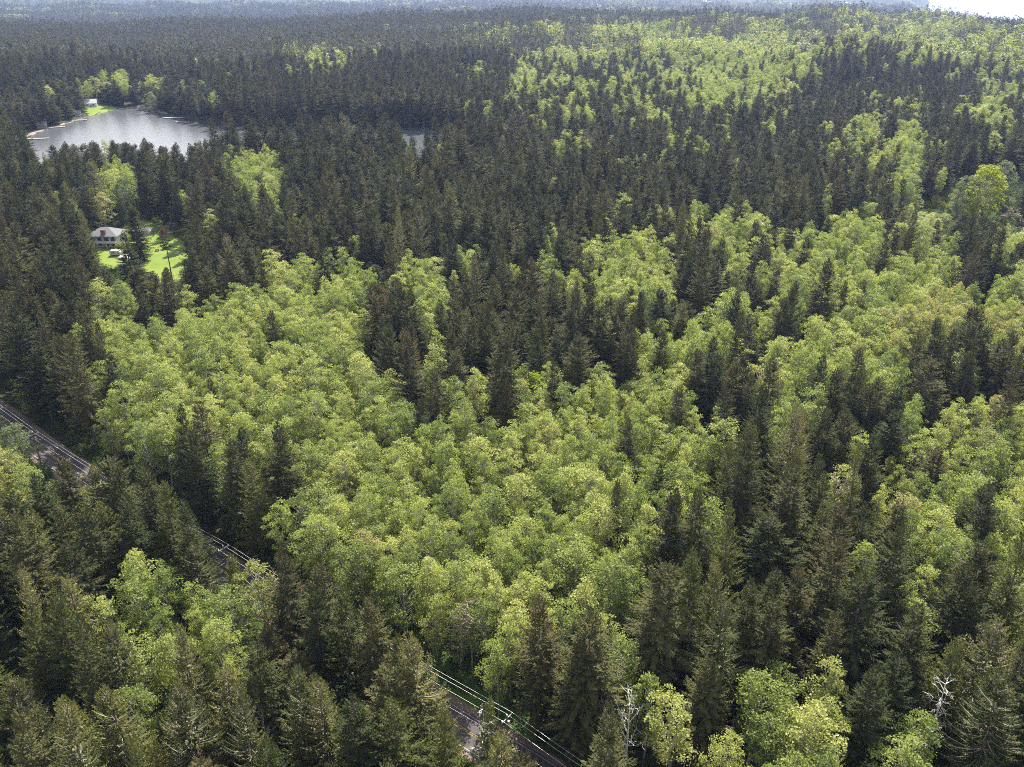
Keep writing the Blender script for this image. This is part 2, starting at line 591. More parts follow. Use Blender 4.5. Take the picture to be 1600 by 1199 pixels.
# prototypes: (trunk mesh, crown mesh, nominal height, nominal crown radius)
FIR, CEDAR, ALDER = [], [], []
for i in range(7):
    hh = 27.0
    p = dict(rad=[5.7, 5.3, 6.1, 5.6, 5.1, 6.1, 5.8][i], base=[.16, .22, .14, .2, .25, .12, .3][i], tip_prob=[0, .12, .4, .03, .2, 0, .06][i], ragged=[.25, .35, .25, .3, .4, .25, .45][i],
             power=[.78, .74, .84, .74, .82, .88, .66][i], droop=[.05, .15, 0.05, .1, .2, .12, .25][i])
    FIR.append((*conifer(100 + i, hh, **p), hh, p['rad']))
FIR.append((*conifer(120, 27.0, rad=6.6, base=.05, per=10, power=.6, ragged=.2, droop=.15), 27.0, 6.6))       # broad and dense
for i in range(6):
    hh = 27.0
    p = dict(rad=[5.4, 4.8, 5.8, 5.2, 5.2, 4.9][i], base=[.08, .12, .08, .15, .1, .1][i], tip_prob=[0.04, .15, .45, .1, .3, .02][i], ragged=[.2, .25, .25, .3, .3, .2][i],
             power=[.76, .7, .76, .82, .7, .92][i], droop=[.35, .3, .38, .3, .34, .25][i], upturn=[.6, .55, .7, .5, .7, .5][i], spray=.68, step=.26, per=7, limb=['bark', 'bark_pale', 'bark_pale', 'bark', 'bark_pale', 'bark'][i],
             sparse=[1, .95, .85, 1, .8, 1][i], mats=('cedar', 'cedar_tip'))
    CEDAR.append((*conifer(200 + i, hh, **p), hh, p['rad']))
for i in range(8):
    hh = 20.0
    p = dict(rad=[4.0, 3.6, 4.4, 3.8, 4.2, 3.5, 4.0, 3.7][i], base=[.22, .28, .2, .3, .24, .26, .2, .28][i], clumps=[92, 80, 104, 84, 96, 78, 90, 82][i],
             mat=['alder', 'alder', 'alder', 'alder', 'alder', 'alder', 'alder_pale', 'alder_pale'][i])
    ALDER.append((*broadleaf(300 + i, hh, **p), hh, p['rad']))
ALDER.append((*broadleaf(330, 20.0, rad=6.4, base=.03, clumps=190, leaves=38, leaf=.42, mat='grey_leaf', clump_r=1.15), 20.0, 6.4))      # broad and leafy to the ground
MAPLE = [(*broadleaf(350 + i, 18, rad=5.2, base=.2, clumps=110, leaves=50, leaf=.45, mat='maple', clump_r=1.2), 18.0, 5.2) for i in range(1)]
MAPLE.append((*broadleaf(360, 25.0, rad=8.6, base=.03, clumps=300, leaves=40, leaf=.5, mat='maple', clump_r=1.35), 25.0, 8.6))
FIR_FAR = [(*conifer(400 + i, 27, rad=5.6, power=.82, base=.12, spray=2.0, step=1.3, level=1.9, per=4, lod=True, tip_prob=[0, .25, .1][i]), 27.0, 4.4) for i in range(3)]
ALDER_FAR = [(*broadleaf(420 + i, 20, rad=4.3, base=.35, clumps=34, leaves=9, leaf=1.15, lod=True, clump_r=1.3, mat=['alder', 'alder', 'alder_pale'][i]), 20.0, 4.3) for i in range(3)]


def far_mass(seed, kind):
    """Coarse tree for the farthest woods."""
    if kind == 'fir':
        return (*conifer(seed, 27, rad=5.8, power=.82, base=.1, spray=3.4, step=2.6, level=3.2, per=4, lod=True), 27.0, 4.8)
    return (*broadleaf(seed, 20, rad=4.8, base=.3, clumps=16, leaves=5, leaf=2.4, lod=True, clump_r=1.5), 20.0, 4.8)


FIR_MASS = [far_mass(440 + i, 'fir') for i in range(2)]
ALDER_MASS = [far_mass(450 + i, 'alder') for i in range(2)]

# ------------------------------------------------------------------ ground, water, road
def ground_mat():
    m, nt, out = new_mat('forest_floor')
    geo = nt.nodes.new('ShaderNodeNewGeometry')
    f1 = noise(nt, 0.06, 6, 0.6, vec=geo.outputs['Position'])
    f2 = noise(nt, 0.9, 4, 0.6, vec=geo.outputs['Position'])
    f3 = noise(nt, 0.0045, 5, 0.62, vec=geo.outputs['Position'])
    c = ramp(nt, f1, [(0.3, (0.030, 0.030, 0.016)), (0.55, (0.040, 0.052, 0.018)), (0.75, (0.060, 0.052, 0.030))])
    c = mixc(nt, 0.5, c, ramp(nt, f2, [(0.3, (0.025, 0.032, 0.012)), (0.7, (0.060, 0.065, 0.030))]))
    # distant country: dark woods broken by paler fields and leafy patches
    far = ramp(nt, f3, [(0.40, (0.030, 0.042, 0.022)), (0.56, (0.040, 0.055, 0.026)), (0.60, (0.075, 0.095, 0.045)), (0.68, (0.095, 0.115, 0.055))])
    ln = nt.nodes.new('ShaderNodeVectorMath')
    ln.operation = 'LENGTH'
    nt.links.new(geo.outputs['Position'], ln.inputs[0])
    mr = nt.nodes.new('ShaderNodeMapRange')
    mr.inputs[1].default_value = 2300
    mr.inputs[2].default_value = 2700
    nt.links.new(ln.outputs['Value'], mr.inputs[0])
    c = mixc(nt, mr.outputs[0], c, far)
    b = nt.nodes.new('ShaderNodeBsdfPrincipled')
    b.inputs['Roughness'].default_value = 0.95
    b.inputs['Specular IOR Level'].default_value = 0.1
    nt.links.new(c, b.inputs['Base Color'])
    bp = nt.nodes.new('ShaderNodeBump')
    bp.inputs['Strength'].default_value = 0.6
    bp.inputs['Distance'].default_value = 0.6
    nt.links.new(f2, bp.inputs['Height'])
    nt.links.new(bp.outputs[0], b.inputs['Normal'])
    nt.links.new(b.outputs[0], out.inputs['Surface'])
    return m


def water_mat(name, base, bump_scale, strength, rough):
    m, nt, out = new_mat(name)
    b = nt.nodes.new('ShaderNodeBsdfPrincipled')
    b.inputs['Base Color'].default_value = (*base, 1)
    b.inputs['Roughness'].default_value = rough
    b.inputs['IOR'].default_value = 1.333
    b.inputs['Specular IOR Level'].default_value = 0.5
    geo = nt.nodes.new('ShaderNodeNewGeometry')
    f = noise(nt, bump_scale, 3, 0.6, vec=geo.outputs['Position'])
    bp = nt.nodes.new('ShaderNodeBump')
    bp.inputs['Strength'].default_value = strength
    bp.inputs['Distance'].default_value = 0.5
    nt.links.new(f, bp.inputs['Height'])
    nt.links.new(bp.outputs[0], b.inputs['Normal'])
    nt.links.new(b.outputs[0], out.inputs['Surface'])
    return m


M['ground'] = ground_mat()
M['lake'] = water_mat('lake_water', (0.085, 0.092, 0.10), 0.5, 0.42, 0.17)
M['sea'] = water_mat('sea_water', (0.02, 0.04, 0.05), 0.05, 0.35, 0.22)

Ds = np.concatenate([[0.01], np.arange(10, 760, 8), np.arange(760, 2500, 20), 2500 * 1.055 ** np.arange(0, 33)])
Ds[-1] = 14000
As = np.concatenate([np.arange(-180, -52, 8), np.arange(-52, 52.01, 0.6), np.arange(56, 180, 8)])
AA, DD = np.meshgrid(np.radians(As), Ds)
gx, gy = DD * np.sin(AA), DD * np.cos(AA)
gz = terrain(gx.ravel(), gy.ravel())
V = np.stack([gx.ravel(), gy.ravel(), gz], 1)
na, nd = len(As), len(Ds)
ii, jj = np.meshgrid(np.arange(nd - 1), np.arange(na), indexing='ij')
a0 = ii * na + jj
a1 = ii * na + (jj + 1) % na
F = np.stack([a0, a0 + na, a1 + na, a1], -1).reshape(-1, 4)[:, ::-1]
obj('ground', mesh_from('ground', V, F[:, ::-1], [M['ground']], smooth_shade=True), kind='structure', label='dark forest floor reaching out to the far country', category='ground')

# sea far to the right, lake behind the front woods
mb = MB()
mb.face([(1200, 2300, -90), (13800, 2300, -90), (13800, 13800, -90), (2000, 13800, -90)])
obj('sea', mb.mesh('sea', M['sea']), kind='structure', label='pale bright sea inlet beyond the wooded crest', category='sea')


def drape(poly, cell, dz, name, mat, **props):
    """A sheet laid on the ground inside a polygon."""
    P = np.asarray(poly, float)
    xs = np.arange(P[:, 0].min(), P[:, 0].max() + cell, cell)
    ys = np.arange(P[:, 1].min(), P[:, 1].max() + cell, cell)
    X, Y = np.meshgrid(xs, ys)
    inside = poly_sd(X.ravel() + cell / 2, Y.ravel() + cell / 2, poly).reshape(X.shape) < 0
    Z = terrain(X.ravel(), Y.ravel()).reshape(X.shape) + dz
    idx = -np.ones(X.shape, int)
    V, F = [], []
    for i in range(X.shape[0] - 1):
        for j in range(X.shape[1] - 1):
            if inside[i, j]:
                q = []
                for (a, b) in ((i, j), (i, j + 1), (i + 1, j + 1), (i + 1, j)):
                    if idx[a, b] < 0:
                        idx[a, b] = len(V)
                        V.append((X[a, b], Y[a, b], Z[a, b]))
                    q.append(idx[a, b])
                F.append(q)
    return obj(name, mesh_from(name, V, np.array(F), [mat], smooth_shade=True), **props)


big = [(x, y) for x, y in lake_poly]
cxy = np.mean(np.array(big), 0)
grown = [tuple(cxy + (np.array(p) - cxy) * 1.05) for p in big]
mb = MB()
mb.face([(x, y, LAKE_Z) for x, y in reversed(grown)][::-1])
me = mb.mesh('lake', M['lake'])
obj('lake', me, kind='structure', label='bright calm lake reflecting the sky behind the front woods', category='lake')


def grass_mat(name, a, b_, c_):
    m, nt, out = new_mat(name)
    geo = nt.nodes.new('ShaderNodeNewGeometry')
    f = noise(nt, 0.12, 6, 0.65, vec=geo.outputs['Position'])
    f2 = noise(nt, 2.5, 3, 0.6, vec=geo.outputs['Position'])
    c = ramp(nt, f, [(0.3, a), (0.52, b_), (0.72, c_)])
    c = mixc(nt, 0.22, c, ramp(nt, f2, [(0.3, (0.05, 0.09, 0.02)), (0.7, (0.16, 0.20, 0.05))]))
    b = nt.nodes.new('ShaderNodeBsdfPrincipled')
    b.inputs['Roughness'].default_value = 0.9
    b.inputs['Specular IOR Level'].default_value = 0.15
    nt.links.new(c, b.inputs['Base Color'])
    nt.links.new(b.outputs[0], out.inputs['Surface'])
    return m


M['lawn'] = grass_mat('lawn_grass', (0.10, 0.17, 0.022), (0.15, 0.215, 0.03), (0.22, 0.22, 0.06))
M['verge'] = grass_mat('verge_grass', (0.03, 0.075, 0.012), (0.05, 0.10, 0.018), (0.08, 0.10, 0.03))
M['field'] = grass_mat('field_grass', (0.17, 0.21, 0.05), (0.21, 0.24, 0.06), (0.26, 0.25, 0.08))


def ground_poly(px):
    return [on_ground(a, b) for a, b in px]


lawn_poly = ground_poly([(140, 402), (142, 384), (178, 376), (195, 352), (215, 344), (236, 346), (258, 366), (292, 378), (300, 400), (296, 440), (276, 462), (255, 450), (235, 425), (150, 420)])
drape(lawn_poly, 1.6, 0.12, 'lawn', M['lawn'], kind='structure', label='sunlit mown lawn around the white house', category='lawn')
shore_poly = ground_poly([(134, 176), (136, 168), (150, 163), (168, 165), (186, 170), (172, 174), (150, 180), (140, 182)])
drape(shore_poly, 3.0, 0.4, 'lakeside_lawn', M['lawn'], kind='structure', label='small green lawn sloping to the far lake shore', category='lawn')
field_polys = [([(118, 24), (135, 16), (165, 15), (160, 22), (138, 25)], 'pale field in the far hazy hills at upper left'),
               ([(480, 43), (495, 42), (505, 44), (490, 46)], 'thin pale field behind the wooded plain')]
for pl, lb in field_polys:
    drape([tuple(at_z(a, b, -45)[:2]) for a, b in pl], 30, 6.0, 'field', M['field'], kind='structure', label=lb, category='field')

# road: centre line through points read along the gaps in the trees
road_px = [(-260, 540), (-120, 596), (-40, 633), (5, 662), (45, 694), (85, 722), (200, 796), (330, 879), (420, 938), (560, 1028), (735, 1146), (815, 1190), (900, 1250), (1040, 1340)]
rp = np.array([at_z(a, b, 0.3)[:2] for a, b in road_px])
t = np.concatenate([[0], np.cumsum(np.linalg.norm(np.diff(rp, axis=0), axis=1))])
tt = np.arange(0, t[-1], 3.0)


def catmull(tv):
    out = []
    for s in tv:
        i = int(np.clip(np.searchsorted(t, s) - 1, 0, len(t) - 2))
        p0, p1, p2, p3 = rp[max(i - 1, 0)], rp[i], rp[i + 1], rp[min(i + 2, len(rp) - 1)]
        u = (s - t[i]) / (t[i + 1] - t[i])
        out.append(0.5 * (2 * p1 + (p2 - p0) * u + (2 * p0 - 5 * p1 + 4 * p2 - p3) * u ** 2 + (3 * p1 - p0 - 3 * p2 + p3) * u ** 3))
    return np.array(out)


RC = catmull(tt)
for _ in range(6):
    RC[1:-1] = (RC[:-2] + 2 * RC[1:-1] + RC[2:]) / 4
RT = np.gradient(RC, axis=0)
RT /= np.linalg.norm(RT, axis=1, keepdims=True)
RN = np.stack([-RT[:, 1], RT[:, 0]], 1)            # to the far side (away from the camera)
if RN[len(RN) // 2][1] < 0:
    RN = -RN
RZ = terrain(RC[:, 0], RC[:, 1])


def strip(o0, o1, dz, name, mat, parent=None, dash=None, **props):
    V, F = [], []
    for i in range(len(RC)):
        for o in (o0, o1):
            p = RC[i] + RN[i] * o
            V.append((p[0], p[1], RZ[i] + dz))
    for i in range(len(RC) - 1):
        if dash and (i % dash[1]) >= dash[0]:
            continue
        F.append((2 * i, 2 * i + 2, 2 * i + 3, 2 * i + 1))
    return obj(name, mesh_from(name, V, np.array(F), [mat]), parent=parent, **props)


M['asphalt'] = solid_mat('asphalt', (0.058, 0.052, 0.055), (0.085, 0.078, 0.08), 0.8, 0.85)
M['gravel'] = solid_mat('gravel_shoulder', (0.13, 0.095, 0.075), (0.21, 0.16, 0.13), 2.0, 0.95)
M['white_paint'] = solid_mat('white_road_paint', (0.27, 0.26, 0.26), (0.38, 0.37, 0.37), 3, 0.85)
M['yellow_paint'] = solid_mat('yellow_road_paint', (0.24, 0.17, 0.06), (0.32, 0.23, 0.08), 3, 0.8)
strip(-7.5, 12.5, 0.05, 'verge', M['verge'], kind='structure', label='dark green grass verge along the road', category='verge')
strip(-4.8, 4.9, 0.10, 'shoulder', M['gravel'], kind='structure', label='brown gravel shoulder beside the asphalt', category='shoulder')
road = strip(-3.5, 3.5, 0.14, 'road', M['asphalt'], kind='structure', label='two-lane asphalt road running diagonally under the power lines', category='road')
strip(3.02, 3.16, 0.146, 'edge_line', M['white_paint'], parent=road)
strip(-3.16, -3.02, 0.146, 'edge_line', M['white_paint'], parent=road)
strip(0.1, 0.24, 0.146, 'centre_line', M['yellow_paint'], parent=road)
strip(-0.24, -0.1, 0.146, 'centre_line', M['yellow_paint'], parent=road)


def road_offset(x, y):
    """Signed offset from the road's centre line (positive on the far side)."""
    x, y = np.atleast_1d(x), np.atleast_1d(y)
    res = np.full(x.shape, 999.0)
    near = np.hypot(x, y) < 520
    if near.any():
        dx = x[near][:, None] - RC[None, ::2, 0]
        dy = y[near][:, None] - RC[None, ::2, 1]
        d2 = dx * dx + dy * dy
        k = d2.argmin(1)
        n = RN[::2][k]
        s = np.sign(dx[np.arange(len(k)), k] * n[:, 0] + dy[np.arange(len(k)), k] * n[:, 1])
        res[near] = np.sqrt(d2.min(1)) * np.where(s == 0, 1, s)
    return res


# ------------------------------------------------------------------ which trees stand where (read off the photograph, then laid on the ground)
FAR_ROWS = [
    "c" * 25 + "cccdddddmmmmmdd",
    "c" * 17 + "ddm" + "dmdaaaamd" + "mmddmmaammd",
    "c" * 20 + "cdcdda" + "aaaammdddmamma",
    "c" * 11 + "maad" + "ccccc" + "daaammmaaaaaddcmmmdm",
    "c" * 11 + "damccc" + "dmd" + "ammdmmmaaaamcccddddd",
    "cccdmdc" + "cccdd" + "cccccc" + "mm" + "ammdmdaaamadcddddcmd",
    "cccddmd" + "c" * 11 + "dd" + "admdmmmmammccdddccmm",
    "c" * 20 + "dmmddddmmdccdcdmddmd",
    "c" * 20 + "ddmccmdcccdddmmdcmmd",
    "c" * 20 + "dddccddccccccmmmccdd",
    "c" * 20 + "dcdcccdcdcccdmmmdcdd",
    "c" * 9 + "aa" + "ccccc" + "d" + "ccc" + "ddccdccddcccdmmadccc",
]
NEAR_ROWS = [
    "dcccaccdcaacccccddcccdcccccddccdccdadccc",
    "dckkcckdccccccdcccccccccccccdccccccbbccc",
    "cckkk.." + "c" * 16 + "dmacaamdmcmccbccc",
    "cccc...c" + "c" * 13 + "mcmadccadaaaamdmmdm",
    "cccccccccc" + "dmmmmdmcmdmdmaaaccddamaaaaaddm",
    "cccdmdcmaaaaaaddmdccccdmmmcdmcadmmappppp",
    "ccdmaaaaaaaaaaccddcccccccmdmmddmaapppppp",
    "cccdaaaaaaaaaacccmccccccdmmmdmamapaccdcc",
    "ccccmaaaaaaaaaadmaacaadaaaaccdamdmmccmmm",
    "cccca" + "aaaaaaaaaaa" + "dmadmaaaaaa" + "dccamcccmdapa",
    ".ccc" + "a" * 12 + "m" + "a" * 11 + "kdmaccdmmapa",
    "p.ccaaacadm" + "a" * 17 + "kkkkccmpmdaa",
    "ykk.kkkcmcddm" + "a" * 11 + "maamkkkkkcmpadma",
    "kkkkkkkkcd" + "a" * 14 + "mammckkkkkdaadda",
    "kkkkkkkk.m" + "a" * 14 + "madmcdcckddamdma",
    "kkkkkdam.dda" + "a" * 13 + "dcccdcmdmccaada",
    "kdkdkmaaaa.dd" + "a" * 12 + "ccckccmaccmadda",
    "kdkmkkmaaadccdmaaamamdmadccckkdmaacmdddk",
    "kkkkkmmkaakcdkkmaadmmccddcckkmaammmddckk",
    "kkkkkkkkkkckkkkkkkdadccmadckkmaamdcddkkk",
    "k" * 18 + "..dccdmmdkkmaaadcckkkk",
    "k" * 18 + "...dcmmmmkkmaaaddkkkkk",
    "k" * 19 + "...dmammmmaaaadmmkkkk",
    "k" * 20 + "...maammmaaaaadmmkkk",
]
for r_ in FAR_ROWS + NEAR_ROWS:
    assert len(r_) == 40, (len(r_), r_)
P_ALDER = {'a': 0.98, 'm': 0.50, 'd': 0.14, 'c': 0.012, 'k': 0.03, 'p': 0.97, 'y': 0.8, 'b': 1.0, '.': 0.0}


def cell(px, py):
    j = int(np.clip(px // 40, 0, 39))
    if py < 260:
        return FAR_ROWS[int(np.clip((py - 20) // 20, 0, 11))][j]
    return NEAR_ROWS[int(np.clip((py - 260) // 40, 0, 23))][j]


CLEAR_PX = [
    [(150, 353), (188, 352), (190, 388), (215, 388), (222, 362), (248, 362), (252, 380), (262, 393), (288, 396), (290, 430), (278, 444), (268, 438), (262, 412), (250, 404), (235, 410), (160, 407), (158, 390), (150, 388)],
    [(56, 246), (58, 209), (110, 190), (136, 178), (140, 160), (176, 160), (214, 166), (262, 178), (288, 183), (332, 197), (336, 214), (300, 218), (262, 221), (225, 215), (190, 219), (160, 216), (120, 226), (100, 218), (82, 222), (66, 248)],
    [(645, 207), (661, 207), (656, 252), (648, 252)],
    [(-20, 632), (28, 652), (64, 676), (120, 712), (168, 744), (160, 753), (104, 722), (84, 735), (58, 738), (40, 712), (28, 688), (-20, 672)],
    [(306, 828), (345, 850), (345, 874), (332, 868), (306, 852)],
    [(398, 918), (418, 930), (418, 905), (440, 904), (438, 924), (428, 948), (404, 938)],
    [(716, 1066), (800, 1104), (930, 1199), (862, 1199), (800, 1168), (770, 1140), (756, 1150), (742, 1152), (718, 1132), (712, 1110)],
    [(1434, 296), (1500, 296), (1506, 326), (1440, 330)], [(1492, 262), (1560, 252), (1592, 250), (1592, 300), (1575, 332), (1492, 328)],
    [(1572, 322), (1610, 322), (1610, 346), (1572, 346)],
    [(1244, 72), (1272, 72), (1272, 82), (1244, 82)], [(1130, 62), (1142, 62), (1142, 71), (1130, 71)], [(1540, 70), (1560, 68), (1560, 78), (1540, 78)],
]


_gx, _gy = np.meshgrid(np.arange(-200, 1800, 2.0), np.arange(0, 1400, 2.0))
CLEAR_MASK = np.zeros(_gx.shape, bool)
for pl in CLEAR_PX:
    _p = np.asarray(pl, float)
    _m = (_gx > _p[:, 0].min() - 2) & (_gx < _p[:, 0].max() + 2) & (_gy > _p[:, 1].min() - 2) & (_gy < _p[:, 1].max() + 2)
    CLEAR_MASK[_m] |= poly_sd(_gx[_m], _gy[_m], pl) < 0


def in_clear(px, py):
    i, j = int(py // 2), int((px + 200) // 2)
    return 0 <= i < 700 and 0 <= j < 1000 and CLEAR_MASK[i, j]


def pix(x, y, z):
    f = y * CP - (z - CAM_Z) * SP
    return 800 + FPX * x / f, 599.5 - FPX * (y * SP + (z - CAM_Z) * CP) / f


# candidate spots: jittered rings, spacing growing with distance
spots = []
D = 42.0
while D < 5200:
    s = float(np.interp(D, [0, 500, 900, 1500, 2300, 3000, 5200], [3.9, 4.3, 5.6, 8.0, 11, 17, 26]))
    n = max(3, int(R(112 if D < 150 else 88) * D / s))
    half = R(56 if D < 150 else 44)
    a = np.linspace(-half, half, n) + rng.uniform(-0.42, 0.42, n) * s / D + rng.uniform(0, 1) * s / D
    d = D + rng.uniform(-0.42, 0.42, n) * s
    spots.append(np.stack([d * np.sin(a), d * np.cos(a)], 1))
    D += s * 0.93
spots = np.concatenate(spots)
sz = terrain(spots[:, 0], spots[:, 1])
px0, py0 = project(spots[:, 0], spots[:, 1], sz + 16.5)
keep = (px0 > -170) & (px0 < 1770) & (py0 < 1420) & (sz > -88)
spots, sz, px0, py0 = spots[keep], sz[keep], px0[keep], py0[keep]
SD = np.hypot(spots[:, 0], spots[:, 1])
lk = np.full(len(spots), 99.0)
mk = (spots[:, 1] > 350) & (spots[:, 1] < 1000) & (spots[:, 0] < 200)
lk[mk] = poly_sd(spots[mk, 0], spots[mk, 1], lake_poly)
lw = np.full(len(spots), 99.0)
mk = SD < 600
lw[mk] = poly_sd(spots[mk, 0], spots[mk, 1], lawn_poly)
sh = np.full(len(spots), 99.0)
mk = (SD > 500) & (SD < 1000)
sh[mk] = poly_sd(spots[mk, 0], spots[mk, 1], shore_poly)
ro = road_offset(spots[:, 0], spots[:, 1])
ok = (lk > 5) & (lw > 6) & (sh > 3) & ((ro < -7.0) | (ro > 8.5))
spots, sz, px0, py0, SD, lkd = spots[ok], sz[ok], px0[ok], py0[ok], SD[ok], lk[ok]

